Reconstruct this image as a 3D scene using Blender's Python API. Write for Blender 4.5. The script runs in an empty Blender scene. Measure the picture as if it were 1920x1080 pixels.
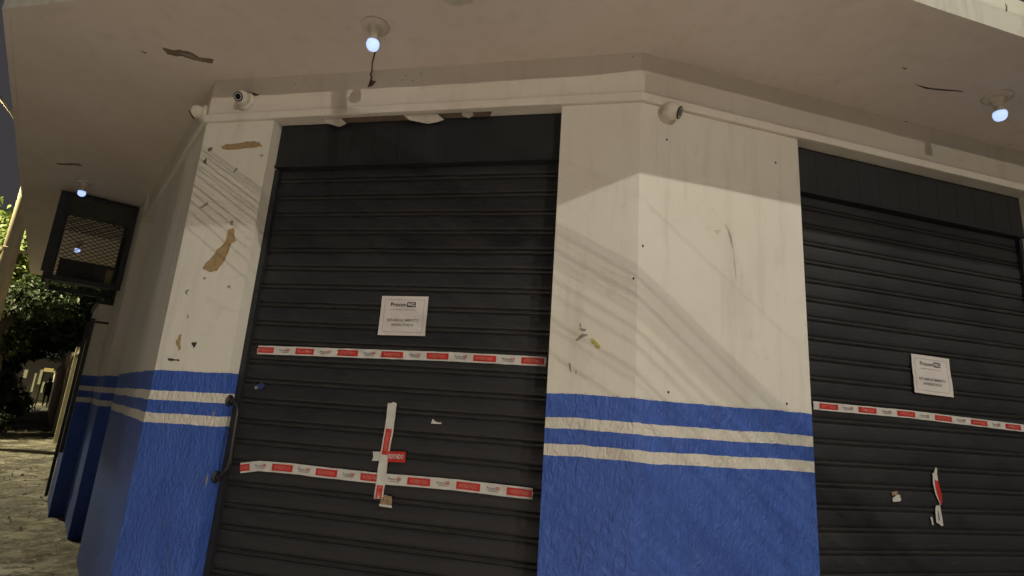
import bpy, bmesh, math, random
from mathutils import Vector, Matrix, noise
R = math.radians
random.seed(7)
S = bpy.context.scene
COL = S.collection

# ------------------------------------------------------------------ camera
PITCH, ROLL, FPX = 0.2275, 0.0703, 1041.4
cam = bpy.data.objects.new('camera', bpy.data.cameras.new('camera'))
COL.objects.link(cam)
cam.data.sensor_width = 36.0
cam.data.lens = FPX / 1920 * 36
cam.data.clip_start = 0.05
cam.data.clip_end = 600
fw = Vector((0, math.cos(PITCH), math.sin(PITCH)))
up0 = Vector((0, -math.sin(PITCH), math.cos(PITCH)))
rt0 = Vector((1, 0, 0))
rt = rt0 * math.cos(ROLL) + up0 * math.sin(ROLL)
up = up0 * math.cos(ROLL) - rt0 * math.sin(ROLL)
cam.matrix_world = Matrix(((rt.x, up.x, -fw.x, 0), (rt.y, up.y, -fw.y, 0), (rt.z, up.z, -fw.z, 1.55), (0, 0, 0, 1)))
S.camera = cam

# ------------------------------------------------------------------ world and exposure
W = bpy.data.worlds.new('World'); S.world = W; W.use_nodes = True
nt = W.node_tree; nt.nodes.clear()
sky = nt.nodes.new('ShaderNodeTexSky'); sky.sky_type = 'NISHITA'; sky.sun_disc = False
sky.sun_elevation = R(-4); sky.sun_rotation = R(200)
bg = nt.nodes.new('ShaderNodeBackground'); bg.inputs[1].default_value = 0.12
glow = nt.nodes.new('ShaderNodeBackground'); glow.inputs[0].default_value = (.93, 0.86, 0.92, 1); glow.inputs[1].default_value = 0.048   # town glow in the night air
addn = nt.nodes.new('ShaderNodeAddShader'); wo = nt.nodes.new('ShaderNodeOutputWorld')
nt.links.new(sky.outputs[0], bg.inputs[0]); nt.links.new(bg.outputs[0], addn.inputs[0])
nt.links.new(glow.outputs[0], addn.inputs[1]); nt.links.new(addn.outputs[0], wo.inputs[0])
S.view_settings.view_transform = 'Standard'; S.view_settings.look = 'None'
S.view_settings.exposure = 0.05; S.view_settings.gamma = 1

# lamp powers, one of them an added bounce lamp (each lamp is built with its post further down)
P_FAR, P_NEAR, P_SIDE, P_BOUNCE, P_ALLEY = 29500, 1200, 6800, 11200, 1500

# ------------------------------------------------------------------ wall frames (s along the wall, z up, o outward)
E0 = Vector((0.64440, 2.77842, 0))
dA = Vector((-0.62970, 0.77684, 0)); nA = Vector((-0.77684, -0.62970, 0))
dB = Vector((-0.97644, 0.21579, 0)); nB = Vector((-0.21579, -0.97644, 0))
dC = Vector((0.96470, 0.26336, 0)); nC = Vector((0.26336, -0.96470, 0))
SAB = 2.8118
A0 = E0 + dB * SAB
FR = {'A': (A0, dA, nA), 'B': (E0, dB, nB), 'C': (E0, dC, nC)}
ZL, ZN, ZC = 3.3105, 3.4805, 3.6225
UZ = Vector((0, 0, 1))
def F(w, s, z, o=0.0):
    b, d, n = FR[w]
    return b + d * s + n * o + UZ * z

# ------------------------------------------------------------------ materials
def newmat(name):
    m = bpy.data.materials.new(name); m.use_nodes = True
    n = m.node_tree; b = n.nodes['Principled BSDF']
    return m, n, b
def N(n, t, **kw):
    x = n.nodes.new(t)
    for k, v in kw.items(): setattr(x, k, v)
    return x
def noise_tex(n, scale, detail=4, rough=.55, vec=None, dist=0):
    t = N(n, 'ShaderNodeTexNoise'); t.inputs['Scale'].default_value = scale; t.inputs['Detail'].default_value = detail
    t.inputs['Roughness'].default_value = rough; t.inputs['Distortion'].default_value = dist
    if vec: n.links.new(vec, t.inputs['Vector'])
    return t
def ramp(n, src, stops):
    r = N(n, 'ShaderNodeValToRGB'); e = r.color_ramp.elements
    e[0].position, e[0].color = stops[0][0], tuple(stops[0][1]) + (1,)
    e[1].position, e[1].color = stops[-1][0], tuple(stops[-1][1]) + (1,)
    for p, c in stops[1:-1]:
        k = e.new(p); k.color = tuple(c) + (1,)
    n.links.new(src, r.inputs[0]); return r
def mixc(n, fac, a, b, mode='MIX'):
    m = N(n, 'ShaderNodeMix', data_type='RGBA', blend_type=mode)
    for i, v in ((0, fac), (6, a), (7, b)):
        if hasattr(v, 'links') or hasattr(v, 'is_linked'): n.links.new(v, m.inputs[i])
        else: m.inputs[i].default_value = v if i == 0 else tuple(v) + (1,)
    return m.outputs[2]
def math_(n, op, a, b=None, c=None, clamp=False):
    m = N(n, 'ShaderNodeMath', operation=op, use_clamp=clamp)
    for i, v in enumerate((a, b, c)):
        if v is None: continue
        if hasattr(v, 'is_linked'): n.links.new(v, m.inputs[i])
        else: m.inputs[i].default_value = v
    return m.outputs[0]
def pos(n, scale=(1, 1, 1)):
    g = N(n, 'ShaderNodeNewGeometry'); mp = N(n, 'ShaderNodeMapping'); mp.inputs['Scale'].default_value = scale
    n.links.new(g.outputs['Position'], mp.inputs['Vector']); return mp.outputs[0]
def posz(n):
    g = N(n, 'ShaderNodeNewGeometry'); s = N(n, 'ShaderNodeSeparateXYZ'); n.links.new(g.outputs['Position'], s.inputs[0]); return s.outputs[2]

CREAM = (0.66, 0.64, 0.555)
def mat_wall(name='banded_wall_paint', bands=True, base=CREAM, dirt=.35):
    m, n, b = newmat(name)
    p = pos(n)
    big = noise_tex(n, 1.7, 5, .6, p); fine = noise_tex(n, 38, 6, .65, p)
    col = mixc(n, ramp(n, big.outputs[0], [(.35, (0, 0, 0)), (.75, (1, 1, 1))]).outputs[0], base, tuple(c * k for c, k in zip(base, (.93, .90, .86))))
    # rain runs and grime, stretched downwards
    runs = noise_tex(n, 3.0, 5, .6, pos(n, (3.2, 3.2, .35)))
    rm = ramp(n, runs.outputs[0], [(.52, (0, 0, 0)), (.78, (dirt, dirt, dirt))])
    col = mixc(n, rm.outputs[0], col, (.36, .31, .235))
    spk = noise_tex(n, 95, 2, .5, p)
    sm = ramp(n, spk.outputs[0], [(.70, (0, 0, 0)), (.76, (.55, .55, .55))])
    col = mixc(n, sm.outputs[0], col, (.30, .25, .19))
    vo = N(n, 'ShaderNodeTexVoronoi', feature='DISTANCE_TO_EDGE'); vo.inputs['Scale'].default_value = 1.15
    dv = N(n, 'ShaderNodeVectorMath', operation='ADD'); sc = N(n, 'ShaderNodeVectorMath', operation='SCALE'); sc.inputs['Scale'].default_value = .35
    n.links.new(noise_tex(n, 2.6, 5, .7, p).outputs[1], sc.inputs[0]); n.links.new(p, dv.inputs[0]); n.links.new(sc.outputs[0], dv.inputs[1]); n.links.new(dv.outputs[0], vo.inputs['Vector'])
    line = ramp(n, vo.outputs['Distance'], [(.0, (1, 1, 1)), (.007, (0, 0, 0))])
    msk = ramp(n, noise_tex(n, 1.3, 2, .5, pos(n, (1, 1, .8))).outputs[0], [(.56, (0, 0, 0)), (.64, (.28, .28, .28))])
    col = mixc(n, math_(n, 'MULTIPLY', line.outputs[0], msk.outputs[0]), col, (.22, .18, .13))
    blot = ramp(n, noise_tex(n, 5.5, 6, .68, p).outputs[0], [(.60, (0, 0, 0)), (.74, (.30, .30, .30))])
    col = mixc(n, blot.outputs[0], col, (.40, .35, .27))
    bump_h = math_(n, 'MULTIPLY', fine.outputs[0], .25)
    if bands:
        z = posz(n)
        wob = noise_tex(n, 2.3, 3, .5, pos(n, (1, 1, .2))); wob2 = noise_tex(n, 26, 2, .5, p)
        zz = math_(n, 'ADD', z, math_(n, 'MULTIPLY', math_(n, 'SUBTRACT', wob.outputs[0], .5), .030))
        zz = math_(n, 'ADD', zz, math_(n, 'MULTIPLY', math_(n, 'SUBTRACT', wob2.outputs[0], .5), .008))
        def lt(v): return math_(n, 'LESS_THAN', zz, v)
        def gt(v): return math_(n, 'GREATER_THAN', zz, v)
        blue = lt(1.680)
        w1 = math_(n, 'MULTIPLY', lt(1.563), gt(1.508)); w2 = math_(n, 'MULTIPLY', lt(1.434), gt(1.378))
        blue = math_(n, 'SUBTRACT', blue, math_(n, 'ADD', w1, w2), clamp=True)
        bn = noise_tex(n, 5, 5, .6, pos(n, (2, 2, .7)))
        bc = mixc(n, ramp(n, bn.outputs[0], [(.3, (0, 0, 0)), (.7, (1, 1, 1))]).outputs[0], (.038, .092, .365), (.054, .125, .440))
        chip = ramp(n, noise_tex(n, 21, 4, .6, pos(n, (1, 1, .45))).outputs[0], [(.745, (0, 0, 0)), (.765, (1, 1, 1))])
        bc = mixc(n, chip.outputs[0], bc, (.36, .38, .42))
        bc = mixc(n, ramp(n, noise_tex(n, 9, 5, .6, pos(n, (3, 3, .3))).outputs[0], [(.55, (0, 0, 0)), (.8, (.35, .35, .35))]).outputs[0], bc, (.07, .085, .13))
        gr = math_(n, 'MULTIPLY', math_(n, 'SUBTRACT', 1.0, math_(n, 'MULTIPLY', z, 1.4), clamp=True), noise_tex(n, 7, 6, .7, p).outputs[0])
        col = mixc(n, blue, col, bc)
        col = mixc(n, math_(n, 'MULTIPLY', gr, .5, clamp=True), col, (.09, .08, .07))
        # thick rolled render below the band, worms running down
        v1 = noise_tex(n, 34, 3, .55, pos(n, (1, 1, .45)), dist=1.2); v2 = noise_tex(n, 90, 2, .5, pos(n, (1, 1, .6)))
        rough_h = math_(n, 'ADD', ramp(n, v1.outputs[0], [(.38, (0, 0, 0)), (.6, (1, 1, 1))]).outputs[0], math_(n, 'MULTIPLY', v2.outputs[0], .4))
        low = math_(n, 'LESS_THAN', zz, 1.69)
        bump_h = math_(n, 'ADD', bump_h, math_(n, 'MULTIPLY', rough_h, math_(n, 'MULTIPLY', low, 2.1)))
        rr = math_(n, 'MULTIPLY_ADD', blue, -.16, .62); n.links.new(rr, b.inputs['Roughness'])
    else:
        b.inputs['Roughness'].default_value = .75
    b.inputs['Specular IOR Level'].default_value = .35
    n.links.new(col, b.inputs['Base Color'])
    bp = N(n, 'ShaderNodeBump'); bp.inputs['Strength'].default_value = .55; bp.inputs['Distance'].default_value = .004
    n.links.new(bump_h, bp.inputs['Height']); n.links.new(bp.outputs[0], b.inputs['Normal'])
    return m
def mat_simple(name, col, rough=.6, var=.15, scale=12, metal=0, spec=.5, bump=.15, dist=.003, stretch=(1, 1, 1), dark=None):
    m, n, b = newmat(name)
    t = noise_tex(n, scale, 5, .6, pos(n, stretch))
    d = dark if dark else tuple(c * (1 - var) for c in col)
    l = tuple(min(1, c * (1 + var * .6)) for c in col)
    r = ramp(n, t.outputs[0], [(.3, d), (.7, l)])
    n.links.new(r.outputs[0], b.inputs['Base Color'])
    b.inputs['Roughness'].default_value = rough; b.inputs['Metallic'].default_value = metal; b.inputs['Specular IOR Level'].default_value = spec
    if bump:
        bp = N(n, 'ShaderNodeBump'); bp.inputs['Strength'].default_value = bump; bp.inputs['Distance'].default_value = dist
        t2 = noise_tex(n, scale * 3, 4, .6, pos(n, stretch))
        n.links.new(t2.outputs[0], bp.inputs['Height']); n.links.new(bp.outputs[0], b.inputs['Normal'])
    return m
def mat_shutter():
    m, n, b = newmat('black_shutter_paint')
    t = noise_tex(n, 2.2, 5, .6, pos(n, (1, 1, 1.6))); t2 = noise_tex(n, 30, 4, .6, pos(n, (.5, .5, 2)))
    c = mixc(n, ramp(n, t.outputs[0], [(.35, (0, 0, 0)), (.7, (1, 1, 1))]).outputs[0], (.0135, .0145, .0155), (.020, .0205, .0215))
    dust = ramp(n, t2.outputs[0], [(.55, (0, 0, 0)), (.8, (.3, .3, .3))])
    c = mixc(n, dust.outputs[0], c, (.075, .055, .045))
    scr = ramp(n, noise_tex(n, 7, 6, .7, pos(n, (1, 1, 9))).outputs[0], [(.60, (0, 0, 0)), (.72, (.5, .5, .5))])
    c = mixc(n, scr.outputs[0], c, (.055, .05, .045))
    n.links.new(c, b.inputs['Base Color'])
    rr = ramp(n, t.outputs[0], [(.3, (.42, .42, .42)), (.7, (.6, .6, .6))]); n.links.new(rr.outputs[0], b.inputs['Roughness'])
    b.inputs['Specular IOR Level'].default_value = .45
    bp = N(n, 'ShaderNodeBump'); bp.inputs['Strength'].default_value = .25; bp.inputs['Distance'].default_value = .006
    n.links.new(noise_tex(n, 5, 3, .5, pos(n, (1, 1, 3))).outputs[0], bp.inputs['Height']); n.links.new(bp.outputs[0], b.inputs['Normal'])
    return m
def mat_ground():
    m, n, b = newmat('broken_cement')
    p = pos(n)
    a = noise_tex(n, 1.1, 6, .65, p); c = noise_tex(n, 9, 6, .7, p); v = N(n, 'ShaderNodeTexVoronoi', feature='DISTANCE_TO_EDGE'); v.inputs['Scale'].default_value = 1.3
    dis = mixc(n, .12, (0, 0, 0), noise_tex(n, 3, 3, .5, p).outputs[1])
    add = N(n, 'ShaderNodeVectorMath', operation='ADD'); n.links.new(p, add.inputs[0]); n.links.new(dis, add.inputs[1]); n.links.new(add.outputs[0], v.inputs['Vector'])
    col = ramp(n, a.outputs[0], [(.3, (.17, .15, .12)), (.5, (.30, .275, .22)), (.7, (.42, .39, .31))])
    col = mixc(n, ramp(n, c.outputs[0], [(.42, (0, 0, 0)), (.72, (.7, .7, .7))]).outputs[0], col.outputs[0], (.16, .14, .11))
    crack = ramp(n, v.outputs['Distance'], [(.0, (1, 1, 1)), (.03, (0, 0, 0))])
    col = mixc(n, crack.outputs[0], col, (.09, .08, .065))
    n.links.new(col, b.inputs['Base Color']); b.inputs['Roughness'].default_value = .85
    h = math_(n, 'ADD', math_(n, 'MULTIPLY', c.outputs[0], 1.0), math_(n, 'MULTIPLY', crack.outputs[0], -.5))
    h = math_(n, 'ADD', h, math_(n, 'MULTIPLY', a.outputs[0], 2))
    bp = N(n, 'ShaderNodeBump'); bp.inputs['Strength'].default_value = .9; bp.inputs['Distance'].default_value = .03
    n.links.new(h, bp.inputs['Height']); n.links.new(bp.outputs[0], b.inputs['Normal'])
    return m
def mat_pave():
    m, n, b = newmat('patched_cement')
    p = pos(n)
    a = noise_tex(n, 1.4, 5, .62, p); c = noise_tex(n, 6, 7, .72, p); d = noise_tex(n, 26, 5, .7, p)
    col = ramp(n, a.outputs[0], [(.38, (.040, .035, .027)), (.46, (.075, .066, .05)), (.51, (.20, .19, .155)), (.64, (.34, .325, .27))])
    col = mixc(n, ramp(n, c.outputs[0], [(.44, (0, 0, 0)), (.60, (.85, .85, .85))]).outputs[0], col.outputs[0], (.04, .037, .03))
    col = mixc(n, ramp(n, d.outputs[0], [(.57, (0, 0, 0)), (.64, (.8, .8, .8))]).outputs[0], col, (.42, .40, .33))
    rust = ramp(n, noise_tex(n, 1.6, 3, .5, pos(n, (1, 1, 1))).outputs[0], [(.60, (0, 0, 0)), (.75, (.5, .5, .5))])
    col = mixc(n, rust.outputs[0], col, (.22, .14, .07))
    n.links.new(col, b.inputs['Base Color']); b.inputs['Specular IOR Level'].default_value = .25
    n.links.new(ramp(n, a.outputs[0], [(.40, (.45, .45, .45)), (.50, (.95, .95, .95))]).outputs[0], b.inputs['Roughness'])
    h = math_(n, 'ADD', c.outputs[0], math_(n, 'MULTIPLY', d.outputs[0], .5))
    bp = N(n, 'ShaderNodeBump'); bp.inputs['Strength'].default_value = 1; bp.inputs['Distance'].default_value = .035
    n.links.new(h, bp.inputs['Height']); n.links.new(bp.outputs[0], b.inputs['Normal'])
    return m
def mat_leaf(name, c1, c2):
    m, n, b = newmat(name)
    t = noise_tex(n, 1.3, 3, .5, pos(n)); t2 = noise_tex(n, 14, 2, .5, pos(n))
    col = ramp(n, math_(n, 'ADD', math_(n, 'MULTIPLY', t.outputs[0], .5), math_(n, 'MULTIPLY', t2.outputs[0], .5)), [(.35, c1), (.65, c2)])
    n.links.new(col.outputs[0], b.inputs['Base Color']); b.inputs['Roughness'].default_value = .55
    tr = N(n, 'ShaderNodeBsdfTranslucent'); n.links.new(col.outputs[0], tr.inputs[0])
    mx = N(n, 'ShaderNodeMixShader'); mx.inputs[0].default_value = .3
    out = n.nodes['Material Output']
    n.links.new(b.outputs[0], mx.inputs[1]); n.links.new(tr.outputs[0], mx.inputs[2]); n.links.new(mx.outputs[0], out.inputs[0])
    return m
def mat_emit(name, col, strength):
    m, n, b = newmat(name)
    b.inputs['Base Color'].default_value = tuple(col) + (1,); b.inputs['Emission Color'].default_value = tuple(col) + (1,)
    b.inputs['Emission Strength'].default_value = strength; b.inputs['Roughness'].default_value = .3
    return m

M = dict(
    wall=mat_wall(), plain=mat_wall('beam_paint', False, (.64, .61, .53), .3),
    soffit=mat_wall('canopy_soffit_paint', False, (.66, .60, .54), .22),
    fascia=mat_wall('fascia_paint', False, (.66, .64, .54), .8),
    shutter=mat_shutter(), lip=mat_simple('brown_slat_lip', (.022, .020, .0185), .5, .5, 5, spec=.4, stretch=(1, 1, 3)), hood=mat_simple('black_hood_paint', (.017, .018, .0195), .5, .25, 6, spec=.4),  # slat lips are browner than the slat faces
    chip=mat_simple('bare_plaster', (.34, .235, .115), .9, .25, 40), chipdark=mat_simple('old_brown_render', (.17, .125, .085), .9, .3, 40),
    smear=mat_simple('grey_smear', (.26, .24, .20), .9, .3, 60), yellow=mat_simple('yellow_underpaint', (.46, .42, .10), .8, .35, 90),
    black=mat_simple('black_mark', (.03, .028, .025), .8, .2, 40), peel=mat_simple('loose_paint', (.50, .47, .39), .7, .15, 30),
    rust=mat_simple('rust_brown', (.13, .07, .035), .85, .4, 45),
    tape=mat_simple('white_tape', (.55, .54, .49), .30, .12, 14, bump=.35, dist=.004), red=mat_simple('tape_red', (.46, .030, .022), .32, .18, 25, bump=.35, dist=.004),
    ink=mat_simple('grey_ink', (.13, .125, .12), .5, .1, 30, bump=0), redink=mat_simple('red_ink', (.40, .12, .08), .5, .1, 30, bump=0),
    pale=mat_simple('pale_red_ink', (.62, .22, .17), .4, .1, 30, bump=0),
    paper=mat_simple('printed_paper', (.60, .56, .52), .55, .08, 9, bump=.3, dist=.004), cardboard=mat_simple('brown_card', (.30, .21, .12), .8, .5, 60),
    iron=mat_simple('black_iron', (.022, .02, .018), .45, .3, 25, spec=.5), cwhite=mat_simple('aged_white_plastic', (.58, .55, .46), .45, .1, 20),
    porcelain=mat_simple('fixture_plastic', (.55, .50, .42), .5, .12, 25), lens=mat_simple('black_glass', (.012, .012, .013), .12, .1, 5, bump=0),
    ring=mat_simple('grey_ring', (.42, .43, .42), .35, .1, 20, bump=0),
    bulb=mat_emit('lit_bulb', (.42, .56, 1.0), 1.15), wire=mat_simple('dark_wire', (.03, .022, .016), .7, .2, 40),
    steel=mat_simple('navy_steel_and_shade', (.020, .027, .030), .5, .3, 12), mesh=mat_simple('green_grey_mesh', (.035, .04, .034), .6, .3, 20),
    acbody=mat_simple('dusty_unit_shell', (.022, .022, .021), .6, .3, 9), label=mat_simple('yellow_label', (.22, .19, .08), .6, .4, 50),
    ground=mat_ground(), pave=mat_pave(), asphalt=mat_simple('asphalt', (.05, .05, .048), .85, .3, 30, bump=.6, dist=.01),
    kerb=mat_simple('kerb_stone', (.30, .28, .24), .85, .3, 10, bump=.5, dist=.01),
    bark=mat_simple('bark', (.075, .06, .042), .9, .45, 7, bump=.9, dist=.03, stretch=(1, 1, .3)),
    leaf=mat_leaf('leaves', (.05, .085, .016), (.15, .19, .04)), leafshade=mat_leaf('shaded_leaves', (.018, .032, .012), (.045, .07, .022)),  # second leaf material is a darker copy, with shade put into its colour
    leafp=mat_leaf('pale_leaves', (.10, .13, .04), (.20, .22, .08)),
    pole=mat_simple('weathered_concrete', (.42, .35, .22), .85, .2, 10, bump=.4, dist=.006, stretch=(1, 1, .3)),
    galv=mat_simple('galvanised_steel', (.38, .38, .37), .45, .15, 14, metal=.6),
    nwall=mat_wall('neighbour_wall_paint', False, (.36, .34, .28), .8), gate=mat_simple('gate_paint', (.20, .14, .10), .6, .3, 8),
    pinkwall=mat_wall('salmon_wall_paint', False, (.42, .26, .19), .6), far=mat_wall('far_wall_paint', False, (.45, .42, .32), .5),
    roof=mat_simple('roof_slab', (.2, .19, .17), .9, .3, 3), skin=mat_simple('skin', (.22, .13, .09), .6, .1, 20, bump=0),
    cloth=mat_simple('dark_clothes', (.012, .012, .014), .85, .3, 14), hair=mat_simple('dark_hair', (.012, .01, .009), .6, .3, 50),
    signy=mat_emit('lit_sign_face', (.75, .55, .18), .55), shopglow=mat_emit('lit_window', (.85, .76, .36), .30), lampface=mat_emit('lamp_glass', (1.0, .86, .62), 12),
)

# ------------------------------------------------------------------ mesh helpers
class MB:
    def __init__(s): s.v = []; s.f = []; s.m = []; s.mats = []
    def mi(s, m):
        if m not in s.mats: s.mats.append(m)
        return s.mats.index(m)
    def add(s, vs, fs, m):
        o = len(s.v); s.v += [Vector(v) for v in vs]; k = s.mi(m)
        for f in fs: s.f.append(tuple(i + o for i in f)); s.m.append(k)
        return s
    def prism(s, base, z0, z1, m):      # base: list of (x, y)
        n = len(base)
        vs = [Vector((x, y, z0)) for x, y in base] + [Vector((x, y, z1)) for x, y in base]
        fs = [(i, (i + 1) % n, (i + 1) % n + n, i + n) for i in range(n)] + [tuple(range(n))[::-1], tuple(range(n, 2 * n))]
        return s.add(vs, fs, m)
    def wbox(s, w, s0, s1, z0, z1, o0, o1, m):
        vs = [F(w, a, z, o) for z in (z0, z1) for a, o in ((s0, o0), (s1, o0), (s1, o1), (s0, o1))]
        return s.add(vs, [(0, 1, 2, 3), (4, 7, 6, 5), (0, 4, 5, 1), (1, 5, 6, 2), (2, 6, 7, 3), (3, 7, 4, 0)], m)
    def box(s, c, d, m, rz=0):
        c = Vector(c); rm = Matrix.Rotation(rz, 3, 'Z')
        vs = [c + rm @ Vector((x * d[0] / 2, y * d[1] / 2, z * d[2] / 2)) for z in (-1, 1) for x, y in ((-1, -1), (1, -1), (1, 1), (-1, 1))]
        return s.add(vs, [(0, 3, 2, 1), (4, 5, 6, 7), (0, 1, 5, 4), (1, 2, 6, 5), (2, 3, 7, 6), (3, 0, 4, 7)], m)
    def tube(s, pts, r, m, n=8, caps=True):
        pts = [Vector(p) for p in pts]; k = len(pts)
        rs = r if isinstance(r, (list, tuple)) else [r] * k
        vs = []; a = None
        for i, p in enumerate(pts):
            t = (pts[min(i + 1, k - 1)] - pts[max(i - 1, 0)]).normalized()
            if a is None: a = t.orthogonal().normalized()
            a = (a - t * a.dot(t)).normalized(); b = t.cross(a)
            vs += [p + (a * math.cos(2 * math.pi * j / n) + b * math.sin(2 * math.pi * j / n)) * rs[i] for j in range(n)]
        fs = [(i * n + j, i * n + (j + 1) % n, (i + 1) * n + (j + 1) % n, (i + 1) * n + j) for i in range(k - 1) for j in range(n)]
        if caps: fs += [tuple(range(n))[::-1], tuple(range((k - 1) * n, k * n))]
        return s.add(vs, fs, m)
    def lathe(s, org, axis, prof, m, n=24):     # prof: (radius, height along axis)
        axis = Vector(axis).normalized(); a = axis.orthogonal().normalized(); b = axis.cross(a); org = Vector(org)
        vs = [org + axis * h + (a * math.cos(2 * math.pi * j / n) + b * math.sin(2 * math.pi * j / n)) * max(r, 1e-5) for r, h in prof for j in range(n)]
        k = len(prof)
        fs = [(i * n + j, i * n + (j + 1) % n, (i + 1) * n + (j + 1) % n, (i + 1) * n + j) for i in range(k - 1) for j in range(n)]
        return s.add(vs, fs, m)
    def poly(s, w, pts, o, m, jit=0):           # thin patch on a wall: pts are (s, z)
        pts = list(pts)
        if jit:
            q = []
            for i in range(len(pts)):
                a, b = pts[i], pts[(i + 1) % len(pts)]
                q.append(a)
                for t in (.33, .66): q.append((a[0] + (b[0] - a[0]) * t + random.uniform(-jit, jit), a[1] + (b[1] - a[1]) * t + random.uniform(-jit, jit)))
            pts = q
        c = (sum(p[0] for p in pts) / len(pts), sum(p[1] for p in pts) / len(pts))
        if w == 'Z': g = lambda p, oo: Vector((p[0], p[1], ZC - oo))
        else: g = lambda p, oo: F(w, p[0], p[1], oo)
        n = len(pts)
        vs = [g(p, o) for p in pts] + [g((c[0] + (p[0] - c[0]) * 1.02, c[1] + (p[1] - c[1]) * 1.02), o - .003) for p in pts]
        bm = bmesh.new(); bv = [bm.verts.new(v) for v in vs[:n]]
        f = bm.faces.new(bv); tri = bmesh.ops.triangulate(bm, faces=[f]); bm.verts.index_update()
        fs = [tuple(v.index for v in t.verts) for t in bm.faces]; bm.free()
        fs += [(i, (i + 1) % n, (i + 1) % n + n, i + n) for i in range(n)]
        return s.add(vs, fs, m)
    def build(s, name, parent=None, origin=None, smooth=False, bevel=0, **tags):
        if origin is None:
            if parent is not None: origin = parent['_o']
            else:
                xs = [v.x for v in s.v]; ys = [v.y for v in s.v]; origin = ((min(xs) + max(xs)) / 2, (min(ys) + max(ys)) / 2, min(v.z for v in s.v))
        origin = Vector(origin)
        me = bpy.data.meshes.new(name); me.from_pydata([v - origin for v in s.v], [], s.f)
        for m in s.mats: me.materials.append(m)
        me.polygons.foreach_set('material_index', s.m)
        if smooth: me.polygons.foreach_set('use_smooth', [True] * len(s.f))
        me.update()
        bm = bmesh.new(); bm.from_mesh(me); bmesh.ops.recalc_face_normals(bm, faces=bm.faces[:]) if not tags.get('raw') else None
        bm.to_mesh(me); bm.free()
        o = bpy.data.objects.new(name, me); COL.objects.link(o)
        if parent is not None:
            o.parent = parent; o.location = origin - Vector(parent['_o'])
        else: o.location = origin
        o['_o'] = tuple(origin)
        if smooth == 'auto' or smooth:
            pass
        if bevel:
            md = o.modifiers.new('bevel', 'BEVEL'); md.width = bevel; md.segments = 2; md.limit_method = 'ANGLE'; md.angle_limit = R(50)
        for k in ('label', 'category', 'group', 'kind'):
            if k in tags: o[k] = tags[k]
        return o
def thing(name, loc, label, category, group=None):
    o = bpy.data.objects.new(name, None); COL.objects.link(o); o.location = loc; o['_o'] = tuple(loc)
    o.empty_display_size = .2
    o['label'] = label; o['category'] = category
    if group: o['group'] = group
    return o
_txt = {}
def text_shape(body, bold=0.0):
    key = (body, bold)
    if key not in _txt:
        cu = bpy.data.curves.new('t', 'FONT'); cu.body = body; cu.align_x = 'CENTER'; cu.align_y = 'CENTER'; cu.size = 1; cu.offset = bold; cu.resolution_u = 2
        ob = bpy.data.objects.new('t', cu); COL.objects.link(ob)
        me = bpy.data.meshes.new_from_object(ob.evaluated_get(bpy.context.evaluated_depsgraph_get()))
        vs = [v.co.copy() for v in me.vertices]; fs = [tuple(p.vertices) for p in me.polygons]
        w = max(v.x for v in vs) - min(v.x for v in vs); h = max(v.y for v in vs) - min(v.y for v in vs)
        cx = (max(v.x for v in vs) + min(v.x for v in vs)) / 2; cy = (max(v.y for v in vs) + min(v.y for v in vs)) / 2
        vs = [((v.x - cx) / w, (v.y - cy) / h) for v in vs]
        bpy.data.objects.remove(ob); bpy.data.curves.remove(cu); bpy.data.meshes.remove(me)
        _txt[key] = (vs, fs, w / h)
    return _txt[key]
def put_text(mb, surf, body, cu, cv, wid, hei, mat, h=.0009, bold=0.0):
    vs, fs, _ = text_shape(body, bold)
    mb.add([surf(cu + x * wid, cv + y * hei, h) for x, y in vs], fs, mat)
def put_rect(mb, surf, u0, u1, v0, v1, mat, h=.0006, nu=6):
    vs = []; 
    for i in range(nu + 1):
        u = u0 + (u1 - u0) * i / nu
        vs += [surf(u, v0, h), surf(u, v1, h)]
    mb.add(vs, [(2 * i, 2 * i + 2, 2 * i + 3, 2 * i + 1) for i in range(nu)], mat)

# far street lamp: direction from the shop and place of its head
hF = Vector((.40, -.917, .150))
wl = F('B', .3, 2.4) + hF * 58
# ------------------------------------------------------------------ ground
def gz(x, y):
    return .15 + .004 * max(0, y - 6) * (1 if y < 60 else 0) + (.216 if y >= 60 else 0)
g = MB(); 
xs = [-400, -150, -60] + [-45 + i * 1.5 for i in range(40)] + [20, 60, 150, 400]; ys = [-400, -100, -30, -10, -4] + [i * 1.0 for i in range(0, 45)] + [60, 100, 200, 400]
vs = []; 
for y in ys:
    for x in xs:
        h = gz(x, y)
        if -50 < x < 15 and -4 < y < 60: h += .03 * noise.noise(Vector((x * .8, y * .8, 0))) + .02 * noise.noise(Vector((x * 2.3, y * 2.3, 5)))
        vs.append((x, y, h - .14 - (.16 if not (-60 < x < 60 and -30 < y < 60) else 0)))
nx = len(xs)
g.add(vs, [(j * nx + i, j * nx + i + 1, (j + 1) * nx + i + 1, (j + 1) * nx + i) for j in range(len(ys) - 1) for i in range(nx - 1)], M['ground'])
g.build('ground', origin=(0, 0, 0), smooth=True, kind='structure')
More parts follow.
